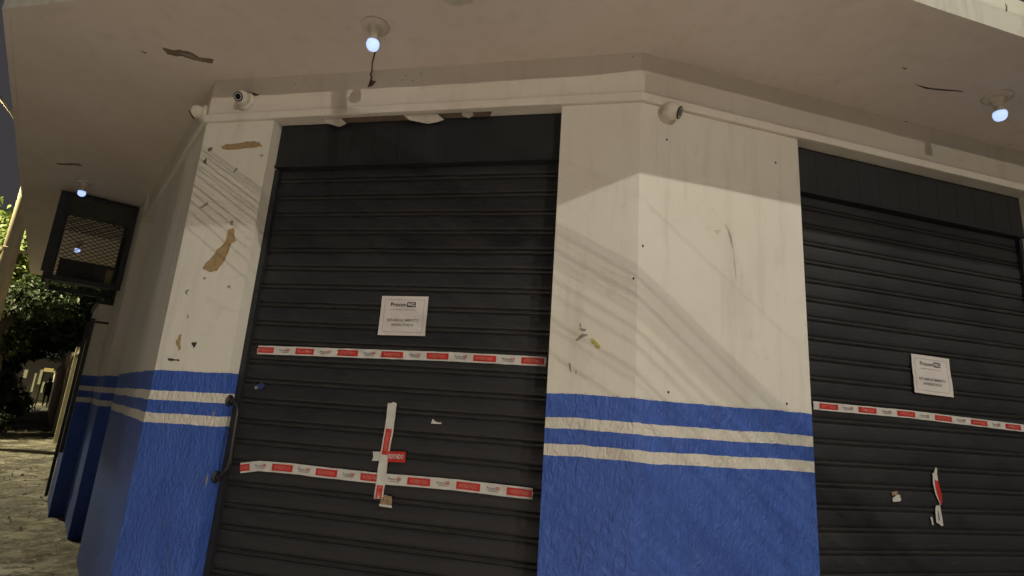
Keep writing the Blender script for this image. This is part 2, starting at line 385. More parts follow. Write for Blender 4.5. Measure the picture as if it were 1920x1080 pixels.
# broken pavement beside the shop, with lumps, lost patches and open joints
pv = MB(); rows = []
ss = [-3 + i * .085 for i in range(170)]
while ss[-1] < 60: ss.append(ss[-1] + .02 + ss[-1] * .012)
os_ = [-.55 + i * .075 for i in range(46)]
for s_ in ss:
    for o_ in os_:
        p = F('A', s_, 0, o_); h = gz(p.x, p.y) + .012
        n1 = noise.noise(Vector((s_ * 1.1, o_ * 1.3, 2))); n2 = noise.noise(Vector((s_ * 3.7, o_ * 3.7, 7))); n3 = noise.noise(Vector((s_ * 9, o_ * 9, 11)))
        broken = max(0, min(1, (n1 + .12) * 4))
        h += .016 * n1 + broken * (.020 * n2 + .016 * n3) - .018 * broken
        k = (s_ + .12 * math.sin(o_ * 1.3)) % 2.1
        if k < .09: h -= .02
        pv.v.append(Vector((p.x, p.y, h)))
k_ = pv.mi(M['pave']); no = len(os_)
for i in range(len(ss) - 1):
    for j in range(no - 1): pv.f.append((i * no + j, i * no + j + 1, (i + 1) * no + j + 1, (i + 1) * no + j)); pv.m.append(k_)
pv.build('pavement', smooth=True, kind='structure', origin=(0, 0, 0))
gv = MB(); rn = random.Random(12)
for _ in range(700):
    s_ = rn.uniform(1.5, 22); o_ = rn.uniform(.1, 2.6); r = rn.uniform(.006, .022) * (1 if rn.random() < .9 else 2); p = F('A', s_, 0, o_); c = Vector((p.x, p.y, gz(p.x, p.y) + .014))
    vs = [c + Vector((math.cos(a) * r * rn.uniform(.6, 1.2), math.sin(a) * r * rn.uniform(.6, 1.2), -.01)) for a in (0, 1.25, 2.5, 3.8, 5.0)] + [c + Vector((rn.uniform(-.3, .3) * r, rn.uniform(-.3, .3) * r, r * rn.uniform(.4, .9)))]
    gv.add(vs, [(i, (i + 1) % 5, 5) for i in range(5)], M['kerb'])
gv.build('gravel', kind='stuff', label='loose stones and rubble strewn on the broken pavement', category='rubble', origin=F('A', 8, .15, 1))
# road along the side street and in front of the corner, beyond a raised kerb
rd = MB()
def rp(s, o, z): return F('A', s, z, o)
pts = [(-14, 3.2), (60, 3.2), (60, 10), (-14, 10)]
rd.add([rp(s, o, (.15 + .06 + .004 * max(0, F('A', s, 0, o).y - 6))) for s, o in pts], [(0, 1, 2, 3)], M['asphalt'])
rd.build('road', kind='structure')
kb = MB()
for i in range(60):
    s0 = -12 + i * 1.2; yy = F('A', s0, 0, 3.0).y
    z = .15 + .004 * max(0, yy - 6)
    kb.wbox('A', s0, s0 + 1.185, z - .1, z + .13, 3.0, 3.16, M['kerb'])
kb.build('kerb', kind='structure')

# ------------------------------------------------------------------ the corner shop
shop = thing('corner_shop', F('B', 0, 0), 'white corner shop with blue dado, black roller shutters and a wide overhanging canopy', 'building')
def xy(w, s, o=0):
    p = F(w, s, 0, o); return (p.x, p.y)
REC = .12
ZB = -.05
# left pillar (turns the corner into the side street)
pl = MB(); pl.prism([xy('B', 2.306), xy('B', SAB), xy('A', 2.05), xy('A', 2.05, -.5), xy('B', 2.306, -.5)], ZB, ZL, M['wall'])
CH = {
 'c1': [(2.668, 3.134), (2.628, 3.151), (2.547, 3.144), (2.491, 3.161), (2.444, 3.163), (2.38, 3.153), (2.36, 3.13), (2.404, 3.117), (2.475, 3.123), (2.528, 3.11), (2.599, 3.108), (2.648, 3.114)],
 'c1b': [(2.76, 3.129), (2.729, 3.136), (2.731, 3.109), (2.754, 3.102)], 'c1c': [(2.782, 3.031), (2.756, 3.057), (2.758, 3.031), (2.739, 3.0), (2.763, 3.019)],
 'c2': [(2.486, 2.565), (2.452, 2.572), (2.44, 2.514), (2.42, 2.488), (2.458, 2.469), (2.46, 2.412), (2.482, 2.348), (2.513, 2.297), (2.567, 2.29), (2.621, 2.309), (2.602, 2.353), (2.56, 2.385), (2.549, 2.43), (2.495, 2.475), (2.494, 2.527)],
 'c2b': [(2.49, 2.618), (2.47, 2.627), (2.461, 2.598), (2.478, 2.594)], 'c3': [(2.692, 1.888), (2.677, 1.9), (2.672, 1.87), (2.672, 1.846), (2.658, 1.817), (2.671, 1.799), (2.683, 1.822), (2.703, 1.845)],
 'k7': [(2.367, 3.061), (2.344, 3.068), (2.339, 3.056), (2.356, 3.05)]}
for k, v in CH.items(): pl.poly('B', v, .0012, M['chipdark'] if k in ('c1b', 'c1c') else M['chip'], jit=.004)
for v in ([(2.593, 1.85), (2.555, 1.855), (2.561, 1.833), (2.574, 1.818)], [(2.738, 1.751), (2.654, 1.749), (2.652, 1.737), (2.732, 1.737)]): pl.poly('B', v, .0012, M['black'], jit=.004)
for v in ([(2.682, 2.176), (2.709, 2.169), (2.71, 2.15), (2.68, 2.135), (2.699, 2.154)], [(2.668, 2.024), (2.647, 2.012), (2.654, 1.995), (2.662, 1.997), (2.656, 2.012)], [(2.602, 2.258), (2.579, 2.249), (2.594, 2.236), (2.589, 2.249)],
          [(2.42, 2.187), (2.418, 2.209), (2.399, 2.205), (2.398, 2.182), (2.408, 2.197)], [(2.733, 2.708), (2.696, 2.739), (2.681, 2.749), (2.674, 2.733), (2.718, 2.705)], [(2.54, 2.945), (2.52, 2.981), (2.508, 2.975), (2.525, 2.95)],
          [(2.36, 1.45), (2.352, 1.47), (2.346, 1.45), (2.353, 1.42)], [(2.325, 1.10), (2.318, 1.13), (2.313, 1.10), (2.318, 1.05)]): pl.poly('B', v, .0012, M['smear'], jit=.001)
pl.build('pillar', shop, label='narrow left pillar with brown peeled paint patches')
# centre pillar (folds at the blunt corner)
pc = MB(); pc.prism([xy('B', 0), xy('B', .4408), xy('B', .4408, -.5), xy('C', 1.0598, -.5), xy('C', 1.0598)], ZB, ZL, M['wall'])
pc.poly('B', [(0.231, 1.971), (0.21, 1.965), (0.177, 1.927), (0.185, 1.914), (0.206, 1.929), (0.226, 1.949)], .0012, M['yellow'], jit=.004)
for v in ([(0.293, 2.022), (0.252, 2.016), (0.261, 2.003), (0.281, 2.007)], [(0.309, 1.956), (0.274, 1.993), (0.242, 1.989), (0.266, 1.976), (0.292, 1.953)], [(0.336, 1.839), (0.329, 1.839), (0.322, 1.796), (0.328, 1.792)], [(0.289, 2.043), (0.284, 2.047), (0.28, 2.024), (0.284, 2.024)],
          [(.205, 1.93), (.2, 1.935), (.196, 1.925), (.2, 1.92)], [(.22, 1.955), (.215, 1.96), (.211, 1.953), (.216, 1.947)], [(.30, 1.80), (.296, 1.803), (.293, 1.79), (.298, 1.785)]): pc.poly('B', v, .0016, M['smear'], jit=.002)
pc.poly('C', [(0.523, 2.675), (0.55, 2.667), (0.577, 2.621), (0.589, 2.53), (0.593, 2.438), (0.602, 2.364), (0.598, 2.36), (0.587, 2.437), (0.584, 2.528), (0.571, 2.617), (0.546, 2.66)], .0008, M['peel'])
pc.poly('C', [(0.46, 2.627), (0.508, 2.641), (0.487, 2.607)], .0008, M['peel'])
for s_, z_ in ((.027, 2.471), (.165, 3.113), (.892, 3.12), (.183, 1.725), (.899, 1.719)):
    pc.poly('C', [(s_ + .0055 * math.cos(t * 1.05), z_ + .007 * math.sin(t * 1.05)) for t in range(6)], .003, M['black'])
pc.poly('B', [(.02 + .006 * math.cos(t * 1.05), 2.29 + .007 * math.sin(t * 1.05)) for t in range(6)], .003, M['black'])
pc.build('pillar', shop, label='wide folded centre pillar with blue dado and two white lines')
# right pillar
pr = MB(); pr.prism([xy('C', 3.03), xy('C', 3.03, -.5), xy('C', 4.4, -.5), xy('C', 4.4)], ZB, ZL, M['wall']); pr.build('pillar', shop, label='right pillar at the edge of the second shutter')
# side street piers
p2 = MB(); p2.prism([xy('A', 3.0, .03), xy('A', 4.2, .03), xy('A', 4.2, -.5), xy('A', 3.0, -.5)], ZB, ZC - .002, M['wall']); p2.build('pier', shop)
p3 = MB(); p3.wbox('A', 4.2, 5.3, ZB, 2.52, -.5, .165, M['wall']); p3.build('pier', shop)
cp = MB(); cp.wbox('A', 4.185, 5.32, 2.52, 2.56, -.5, .19, M['iron']); cp.wbox('A', 4.19, 4.199, 2.29, 2.315, -.06, .165, M['iron']); cp.build('pier_cap', shop)
gp = MB(); gp.wbox('A', 5.32, 5.36, .2, 2.4, .17, .205, M['steel']); gp.wbox('A', 4.19, 4.23, .82, 2.34, .168, .205, M['steel']); gp.build('edge_post', shop)
sw = MB(); sw.wbox('A', 2.05, 3.0, ZB, 3.4, -.5, -REC, M['wall']); sw.wbox('A', 5.3, 10.2, ZB, 2.35, -.5, -.02, M['wall']); sw.wbox('A', 4.2, 10.2, 2.53, ZC - .002, -.9, -.62, M['steel']); sw.build('wall', shop)  # dark sheet stands in for the unlit recess above the low wall

# the lintel beam: molding strip, lower band, full beam
def loop(zlist, o_front, o_back, m, mb, ends=(3.4, 4.4)):
    z0, z1 = zlist
    a = [F('A', 2.6, 0, o_front), F('A', 0, 0, o_front)]
    K_AB = corner('A', 'B', o_front); K_BC = corner('B', 'C', o_front)
    K2_AB = corner('A', 'B', o_back); K2_BC = corner('B', 'C', o_back)
    out = [F('A', 3.0, 0, o_front), K_AB, K_BC, F('C', ends[1], 0, o_front)]
    inn = [F('A', 3.0, 0, o_back), K2_AB, K2_BC, F('C', ends[1], 0, o_back)]
    vs = []
    for z in (z0, z1):
        for p in out: vs.append(Vector((p.x, p.y, z)))
        for p in inn: vs.append(Vector((p.x, p.y, z)))
    fs = []
    for i in range(3):
        fs += [(i, i + 1, i + 9, i + 8), (i + 4, i + 12, i + 13, i + 5), (i, i + 4, i + 5, i + 1), (i + 8, i + 9, i + 13, i + 12)]
    fs += [(0, 8, 12, 4), (3, 7, 15, 11)]
    mb.add(vs, fs, m)
def corner(w1, w2, o, o2=None):
    b1, d1, n1 = FR[w1]; b2, d2, n2 = FR[w2]
    if o2 is None: o2 = o
    p1 = b1 + n1 * o; p2 = b2 + n2 * o2
    den = d1.x * d2.y - d1.y * d2.x
    t = ((p2.x - p1.x) * d2.y - (p2.y - p1.y) * d2.x) / den
    return p1 + d1 * t
bm_ = MB(); loop((ZL + .001, ZC + .05), .004, -.5, M['plain'], bm_)
bm_.poly('B', [(1.678, 3.502), (1.643, 3.515), (1.625, 3.544), (1.659, 3.55), (1.67, 3.528)], .0065, M['rust'], jit=.003)
for s_, z_ in ((2.20, 3.56), (2.74, 3.55), (1.33, 3.575), (1.45, 3.54), (1.43, 3.57), (1.38, 3.53), (.05, 3.60)):
    bm_.poly('B', [(s_ + .0045 * math.cos(t * 1.05), z_ + .005 * math.sin(t * 1.05)) for t in range(6)], .006, M['chip'])
bm_.poly('B', [(2.62, 3.508), (2.57, 3.522), (2.50, 3.515), (2.45, 3.50), (2.47, 3.49), (2.55, 3.505)], .0062, M['rust'], jit=.003)
bm_.build('beam', shop)
ml = MB(); loop((ZL - .0015, ZL + .050), .026, -.1, M['plain'], ml); ml.build('molding', shop, bevel=.006)
# bare, peeled patch of the opening's underside and two curling flakes
fk = MB()
def soff(s, o, z=0): return F('B', s, ZL - .003 - z, o)
fk.add([soff(1.98, -.015), soff(1.6, -.01), soff(1.2, -.015), soff(.86, -.02), soff(.9, -.1), soff(1.5, -.112), soff(1.95, -.1)], [(0, 1, 2, 3, 4, 5, 6)], M['chipdark'])
def flake(s0, s1, dz, lean):
    rows = []
    for i in range(5):
        t = i / 4; rows.append([soff(s0 + (s1 - s0) * (j / 4) + lean * t * t, -.01 - .05 * t * (1 - abs(j / 4 - .5)), dz * t ** 1.6 * (1 - .7 * abs(j / 4 - .6)) + .001) for j in range(5)])
    fk.add([p for r_ in rows for p in r_], [(i * 5 + j, i * 5 + j + 1, (i + 1) * 5 + j + 1, (i + 1) * 5 + j) for i in range(4) for j in range(4)], M['peel'])
flake(1.97, 1.84, .035, -.03); flake(1.42, 1.20, .042, -.04); flake(1.05, .98, .015, .0)
fk.build('peeling_paint', shop)

# canopy slab: soffit sheet and fascia
oA, oB, oC = 1.094, .787, .818
kAB = corner('A', 'B', oA, oB); kBC = corner('B', 'C', oB, oC)
foot = [F('A', 10.2, 0, oA), kAB, kBC, F('C', 7.5, 0, oC), F('C', 7.5, 0, -4), F('A', 10.2, 0, -1)]
cn = MB(); cn.prism([(p.x, p.y) for p in foot], ZC, ZC + .06, M['soffit'])
kk = (ZC - 1.55) / (ZN - 1.55)
def CE(l): return [(x * kk, y * kk) for x, y in l]
p1 = CE([(-2.109, 2.837), (-2.061, 2.854), (-2.016, 2.845), (-1.962, 2.86), (-1.93, 2.908), (-1.853, 2.918), (-1.88, 2.958), (-1.94, 2.95), (-1.99, 2.933), (-2.024, 2.909), (-2.082, 2.91), (-2.112, 2.901)])
# thin edge-on scar of lost paint
cn.poly('Z', p1, .0015, M['chipdark'], jit=.004)
cn.poly('Z', CE([(-2.023, 2.870), (-1.974, 2.883), (-1.94, 2.920), (-1.895, 2.931), (-1.934, 2.932), (-1.986, 2.910), (-2.019, 2.886)]), .003, M['smear'])
cn.poly('Z', CE([(-2.26, 2.877), (-2.232, 2.897), (-2.254, 2.91), (-2.256, 2.893)]), .0015, M['chipdark'])
cn.poly('Z', CE([(-0.451, 2.27), (-0.408, 2.328), (-0.351, 2.337), (-0.287, 2.309), (-0.275, 2.25)]), .0015, M['peel'], jit=.004)
cn.poly('Z', CE([(2.132, 2.69), (2.237, 2.713), (2.404, 2.718), (2.432, 2.726), (2.299, 2.727), (2.213, 2.721)]), .0015, M['black'])
cn.poly('Z', CE([(1.964, 2.556), (2.001, 2.561), (1.992, 2.571)]), .0015, M['chipdark'])
cn.poly('Z', CE([(-4.164, 4.655), (-3.922, 4.638), (-3.936, 4.684), (-4.159, 4.687)]), .0015, M['chipdark'], jit=.01)
cn.poly('Z', CE([(2.333, 3.054), (2.355, 3.057), (2.362, 3.082)]), .0015, M['chipdark'])
for x_, y_ in ((-4.75, 5.9), (-4.9, 6.1), (-5.3, 7.0)): cn.poly('Z', [(x_, y_), (x_ + .1, y_ + .03), (x_ + .13, y_ + .09), (x_ + .02, y_ + .05)], .0015, M['chipdark'], jit=.01)
cn.build('canopy', shop)
fa = MB()
fo = [F('A', 10.2, 0, oA + .002), corner('A', 'B', oA + .002, oB + .002), corner('B', 'C', oB + .002, oC + .002), F('C', 7.5, 0, oC + .002)]
fi = [F('A', 10.2, 0, oA - .03), corner('A', 'B', oA - .03, oB - .03), corner('B', 'C', oB - .03, oC - .03), F('C', 7.5, 0, oC - .03)]
NS = 40
for i in range(3):
    for j in range(NS):
        t0, t1 = j / NS, (j + 1) / NS
        a, b = fo[i].lerp(fo[i + 1], t0), fo[i].lerp(fo[i + 1], t1); c, d = fi[i].lerp(fi[i + 1], t0), fi[i].lerp(fi[i + 1], t1)
        h0 = -.003 - .006 * max(0, noise.noise(Vector((a.x * 9, a.y * 9, 1)))); h1 = -.003 - .006 * max(0, noise.noise(Vector((b.x * 9, b.y * 9, 1))))
        vs = [Vector((p.x, p.y, ZC + h)) for p, h in ((a, h0), (b, h1), (d, h1), (c, h0))] + [Vector((p.x, p.y, ZC + .222)) for p in (a, b, d, c)]
        fa.add(vs, [(0, 1, 5, 4), (4, 5, 6, 7), (2, 3, 7, 6)], M['fascia']); fa.add(vs[:4], [(0, 3, 2, 1)], M['soffit'])
for s_, z0, z1, w_ in ((2.2, 3.70, 3.84, .02), (2.05, 3.66, 3.75, .012), (1.62, 3.74, 3.79, .015), (2.6, 3.72, 3.84, .02), (2.0, 3.625, 3.66, .05)):
    fa.poly('C', [(s_, z0), (s_ + w_ * .5, z1), (s_ + w_, z1 - .01), (s_ + w_ * .8, z0 + .01)], oC + .004, M['chipdark'], jit=.006)
fa.build('fascia', shop)
rf = MB(); ft = [F('A', 10.1, 0, oA - .08), corner('A', 'B', oA - .08, oB - .08), corner('B', 'C', oB - .08, oC - .08), F('C', 7.4, 0, oC - .08), F('C', 7.4, 0, -8), F('A', 10.1, 0, -6)]
rf.prism([(p.x, p.y) for p in ft], ZC + .07, ZC + .14, M['roof']); rf.build('roof', shop)
bk = MB(); bk.wbox('C', 4.4, 7.5, ZB, ZL + .3, -.5, 0, M['wall']); bk.wbox('C', 1.0, 7.5, ZB, ZC, -.62, -.52, M['nwall']); bk.wbox('B', .1, 2.9, ZB, ZC - .01, -.62, -.52, M['nwall']); bk.build('wall', shop)

# roller shutters
PITCHZ = .1163
def shutter(w, s0, s1, label, z_top, hood_left, hood_right):
    r_ = MB()
    prof = []
    z = z_top
    while z > .12:
        # one slat: wide face, groove, narrow rolled lip, groove
        for dz, o in ((0, 0), (.012, .0035), (.040, .0050), (.068, .0035), (.080, 0), (.083, -.006), (.087, -.006), (.090, .0035), (.098, .0065), (.106, .0035), (.109, -.006), (.1135, -.006)):
            prof.append((z - dz, o))
        z -= PITCHZ
    nu = 28; vs = []
    for zz, o in prof:
        for i in range(nu + 1):
            s = s0 + (s1 - s0) * i / nu
            k = .0035 * noise.noise(Vector((s * 1.6, zz * 5, 3.3)))
            sag = .006 * noise.noise(Vector((s * .9, round(zz / PITCHZ) * 1.7, 8)))
            vs.append(F(w, s, zz + sag * .5, -REC + o + k))
    fs = [(r * (nu + 1) + i, r * (nu + 1) + i + 1, (r + 1) * (nu + 1) + i + 1, (r + 1) * (nu + 1) + i) for r in range(len(prof) - 1) for i in range(nu)]
    npf = 12
    lipf = [f for k, f in enumerate(fs) if (k // nu) % npf in (7, 8, 9)]; flat = [f for k, f in enumerate(fs) if (k // nu) % npf not in (7, 8, 9)]
    r_.add(vs, flat, M['shutter']); k_ = r_.mi(M['lip'])
    for f in lipf: r_.f.append(f); r_.m.append(k_)
    sh = r_.build('roller_shutter', shop, label=label)
    h = MB(); h.wbox(w, s0 - hood_left, s1 + hood_right, 3.02, ZL - .004, -REC - .05, -.072, M['hood'])
    k = 0; s = s0 + .05
    while s < s1 - .05:
        h.wbox(w, s, s + .006, 3.024, ZL - .008, -.0725, -.0708, M['hood']); s += .165
    h.wbox(w, s0 - hood_left, s1 + hood_right, 3.008, 3.0235, -REC - .05, -.064, M['hood'])
    h.build('shutter_hood', sh)
    gl = MB(); gl.wbox(w, s0 - .02, s0 + .028, .1, 3.0, -.118, -.088, M['hood']); gl.build('guide_rail', sh)
    gr = MB(); gr.wbox(w, s1 - .028, s1 + .02, .1, 3.0, -.118, -.088, M['hood']); gr.build('guide_rail', sh)
    return sh
shutter('B', .42, 2.298, 'left roller shutter with two tape strips across it', 3.03, 0, -.002)
shutter('C', 1.045, 3.028, 'right roller shutter with one tape strip across it', 3.03, -.012, 0)

# ------------------------------------------------------------------ grab bar by the left shutter
gb = thing('pull_handle', F('B', 2.24, 1.12, 0), 'black iron pull bar bolted upright beside the left shutter', 'handle')
m_ = MB(); m_.tube([F('B', 2.30, 1.530, -.050), F('B', 2.285, 1.527, -.048), F('B', 2.245, 1.512, -.035), F('B', 2.215, 1.475, -.015), F('B', 2.205, 1.42, -.005), F('B', 2.200, 1.30, -.002), F('B', 2.198, 1.21, -.005), F('B', 2.21, 1.165, -.012), F('B', 2.255, 1.125, -.035), F('B', 2.29, 1.108, -.048), F('B', 2.30, 1.107, -.05)], .0115, M['iron'], 10)
m_.build('bar', gb, smooth=True)
for z_ in (1.530, 1.107):
    m_ = MB(); o_ = F('B', 2.305, z_, -.05); m_.lathe(o_, -dB, [(.0, .012), (.026, .011), (.033, .005), (.034, .0)], M['iron'], 18); m_.lathe(o_, -dB, [(.018, .010), (.016, .03), (.0, .034)], M['iron'], 12); m_.build('wall_flange', gb)

# ------------------------------------------------------------------ tapes and notices
def strip_surf(w, path, width, base_o, seed, amp=.0032):
    # path: [(s, z)] centre line; returns surf(u, v, h): u metres along, v across (-.5..+.5 of width)
    P = [Vector(p) for p in path]; L = [0]
    for a, b in zip(P, P[1:]): L.append(L[-1] + (b - a).length)
    def surf(u, v, h=0):
        u_ = min(max(u, 0), L[-1] - 1e-6); i = 0
        while i < len(P) - 2 and u_ > L[i + 1]: i += 1
        t = (u_ - L[i]) / (L[i + 1] - L[i]); c = P[i].lerp(P[i + 1], t)
        # smooth tangent
        d0 = (P[i + 1] - P[i]).normalized(); d1 = (P[min(i + 2, len(P) - 1)] - P[min(i + 1, len(P) - 2)]).normalized(); dp = (P[i] - P[i - 1]).normalized() if i else d0
        tt = d0.lerp(d1, max(0, t - .5)) if t > .5 else d0.lerp(dp, max(0, .5 - t)); tt.normalize()
        nrm = Vector((-tt.y, tt.x))
        if abs(tt.y) < .7 and nrm.y < 0: nrm = -nrm
        q = c + nrm * v * width
        wv = amp * noise.noise(Vector((u * 22, v * 1.5, seed))) + amp * .6 * noise.noise(Vector((u * 34, v * 2, seed + 9)))
        return F(w, q.x, q.y, base_o + wv + h)
    return surf, L[-1]
def tape(name, w, path, width, blocks, label, seed, group, category='tape', base_o=-REC + .0125, ragged=.25, logos=True):
    surf, L = strip_surf(w, path, width, base_o, seed)
    mb = MB(); n = max(8, int(L / .006)); vs = []
    for i in range(n + 1):
        u = L * i / n
        e0 = -.5 + .03 * noise.noise(Vector((u * 14, 0, seed))); e1 = .5 + .03 * noise.noise(Vector((u * 14, 4, seed)))
        for v in (0, 1, 2, 3, 4):
            vv = e0 + (e1 - e0) * v / 4
            uu = u
            if i == 0: uu = u + ragged * .02 * random.random()
            if i == n: uu = u - ragged * .02 * random.random()
            vs.append(surf(uu, vv, 0))
    m = 5
    # two-sided sheet with a little thickness
    mb.add(vs, [(i * m + j, i * m + j + 1, (i + 1) * m + j + 1, (i + 1) * m + j) for i in range(n) for j in range(m - 1)], M['tape'])
    # the direction text runs depends on the way u runs on this wall
    right = {'B': -1, 'C': 1}[w]
    sgn = 1 if (path[-1][0] - path[0][0]) * right > 0 else -1
    vert = abs(path[-1][1] - path[0][1]) > abs(path[-1][0] - path[0][0])
    if vert: sgn = 1
    fl = (lambda u, v, h: surf(u, v, h)) if sgn > 0 else (lambda u, v, h: surf(u, v, h))
    prev = None
    for a, b in blocks:
        put_rect(mb, surf, a, b, -.33, .33, M['red'], .0016, max(4, int((b - a) / .006)))
        c = (a + b) / 2
        wfull = .095 if b - a > .1 else (b - a) * .8
        txt = 'INTERDITADO' if b - a > .1 else ('DITADO' if a < .02 else 'INTERD')
        put_text(mb, surf, txt, c, 0, wfull, .34, M['pale'], .0028, .012)
        if prev is not None and logos and a - prev > .08:
            m0 = prev + (a - prev) * .5
            put_text(mb, surf, 'Procon', m0 - .014, .07, .044, .26, M['ink'], .0022, .012)
            put_rect(mb, surf, m0 + .011, m0 + .034, -.06, .22, M['redink'], .002, 2)
            put_text(mb, surf, 'MG', m0 + .0225, .08, .017, .17, M['tape'], .003)
            put_rect(mb, surf, m0 - .03, m0 + .028, -.20, -.15, M['ink'], .002, 2)
        prev = b
    o = mb.build(name, None, None, smooth=True, label=label, category=category, group=group)
    return o
G = 'printed closure tape stuck on the shutters'
def blk(b, s0): return [(abs(x - s0), abs(y - s0)) for x, y in b]
tape('warning_tape', 'B', [(2.222, 1.838), (1.6, 1.845), (1.0, 1.852), (.467, 1.850)], .051,
     blk([(2.216, 2.111), (1.965, 1.846), (1.695, 1.563), (1.42, 1.286), (1.145, 1.016), (.874, .744), (.604, .479)], 2.222),
     'upper red and white tape stretched straight across the left shutter', 1.1, G)
tape('warning_tape', 'B', [(2.203, 1.158), (2.084, 1.180), (1.903, 1.183), (1.641, 1.179), (1.331, 1.177), (.928, 1.183), (.497, 1.176)], .056,
     blk([(2.202, 2.14), (1.997, 1.867), (1.722, 1.593), (1.452, 1.323), (1.18, 1.05), (.906, .776), (.634, .502)], 2.203),
     'lower red and white tape sagging across the left shutter, crossed by an upright piece', 2.2, G)
tape('warning_tape', 'C', [(1.175, 1.731), (1.875, 1.729), (2.4, 1.715), (2.99, 1.700)], .046,
     blk([(1.219, 1.351), (1.497, 1.631), (1.788, 1.923), (2.079, 2.216), (2.37, 2.509), (2.665, 2.801)], 1.175),
     'red and white tape across the right shutter, below its notice', 3.3, G)
tape('warning_tape', 'B', [(1.316, 1.585), (1.317, 1.451), (1.328, 1.30), (1.331, 1.155), (1.334, 1.068)], .052,
     [(.145, .283), (.442, .51)], 'upright torn tape piece crossing the lower tape on the left shutter', 4.4, G, base_o=-REC + .0165, ragged=1.2, logos=False)
tape('warning_tape', 'B', [(1.402, 1.288), (1.345, 1.292)], .048, [], 'small white tape end poking out left of the upright piece', 5.5, G, ragged=.6, base_o=-REC + .0125)
# the loose red piece
sf, _ = strip_surf('B', [(1.305, 1.295), (1.203, 1.300)], .056, -REC + .0215, 6.6)
mb = MB(); put_rect(mb, sf, 0, .102, -.5, .5, M['red'], 0, 10); put_text(mb, sf, 'RDITADO', .048, .02, .085, .42, M['tape'], .0012, .02); put_rect(mb, sf, -.03, .02, -.2, .2, M['tape'], .0003, 3)
mb.build('warning_tape', None, None, smooth=True, label='short bright red tape piece beside the upright tape on the left shutter', category='tape', group=G)
mb = MB(); vs = [(1.322, 1.066), (1.30, 1.098), (1.262, 1.092), (1.256, 1.06), (1.258, 1.048), (1.318, 1.048)]
mb.poly('B', vs, -REC + .016, M['cardboard'], jit=.003); mb.poly('B', [(1.326, 1.049), (1.254, 1.047), (1.252, 1.036), (1.322, 1.038)], -REC + .018, M['tape'])
mb.build('card_scrap', None, None, label='small brown card scrap under the upright tape on the left shutter', category='scrap')
mb = MB(); mb.poly('B', [(1.08, 1.485), (1.073, 1.510), (1.053, 1.495), (1.019, 1.494), (1.025, 1.486)], -REC + .016, M['tape'], jit=.001)
mb.build('tape_scrap', None, None, label='tiny white pointed scrap alone on the left shutter', category='scrap')
mb = MB(); mb.poly('B', [(2.199, 1.63), (2.15, 1.648), (2.127, 1.63), (2.165, 1.605)], -REC + .013, mat_simple('blue_smudge', (.02, .04, .12), .6, .5, 60), jit=.006); mb.poly('B', [(2.199, 1.62), (2.18, 1.625), (2.175, 1.61), (2.19, 1.605)], -REC + .0145, M['smear'], jit=.003)
mb.build('sticker_remnant', None, None, label='faint blue sticker remnant at the left edge of the left shutter', category='sticker')
# scraps on the right shutter
mb = MB(); pts_ = [(2.047, 1.436), (2.028, 1.372), (2.030, 1.297), (2.047, 1.223)]
sf, L_ = strip_surf('C', [(2.044, 1.43), (2.030, 1.372), (2.033, 1.297), (2.052, 1.222)], .045, -REC + .0165, 7.7)
def taper(mb, sf, us, mat, h=0):
    vs = []; 
    for u, a, b in us: vs += [sf(u, a, h), sf(u, b, h)]
    mb.add(vs, [(2 * i, 2 * i + 2, 2 * i + 3, 2 * i + 1) for i in range(len(us) - 1)], mat)
taper(mb, sf, [(0, -.05, .15), (.02, -.2, .3), (.035, -.25, .3), (.036, -.5, .35), (.09, -.5, .4), (.15, -.35, .5), (.2, -.1, .35), (.212, -.05, .2)], M['tape'])
taper(mb, sf, [(.07, -.15, .38), (.11, -.2, .5), (.16, -.1, .62), (.2, .02, .36), (.209, .05, .2)], M['red'], .0012)
sf2, _ = strip_surf('C', [(2.030, 1.216), (2.028, 1.16), (2.030, 1.10)], .045, -REC + .0165, 8.8)
taper(mb, sf2, [(0, -.35, .4), (.02, -.5, .5), (.09, -.5, .6), (.10, -.1, .62), (.112, .25, .6)], M['tape'])
put_rect(mb, sf2, .03, .08, -.1, .08, M['ink'], .0008, 2)
mb.add([sf(.209, -.05, .0), sf(.209, .2, .0), sf2(0.004, .3, 0), sf2(0.004, -.25, 0)], [(0, 1, 2, 3)], M['smear'])
mb.build('warning_tape', None, None, label='torn upright tape piece hanging in the middle of the right shutter', category='tape', group=G)
mb = MB(); mb.poly('C', [(1.694, 1.247), (1.72, 1.262), (1.748, 1.268), (1.757, 1.240), (1.745, 1.231), (1.695, 1.229)], -REC + .017, M['tape'], jit=.002); mb.poly('C', [(1.687, 1.277), (1.735, 1.288), (1.738, 1.272), (1.695, 1.262)], -REC + .016, M['cardboard'], jit=.002)
mb.build('tape_scrap', None, None, label='small brown and white scrap left of the torn piece on the right shutter', category='scrap')
mb = MB(); mb.poly('C', [(1.967, 1.153), (1.979, 1.151), (1.984, 1.11), (1.974, 1.108)], -REC + .016, M['tape'], jit=.001); mb.build('tape_scrap', None, None, label='thin white sliver beside the foot of the torn tape on the right shutter', category='scrap')

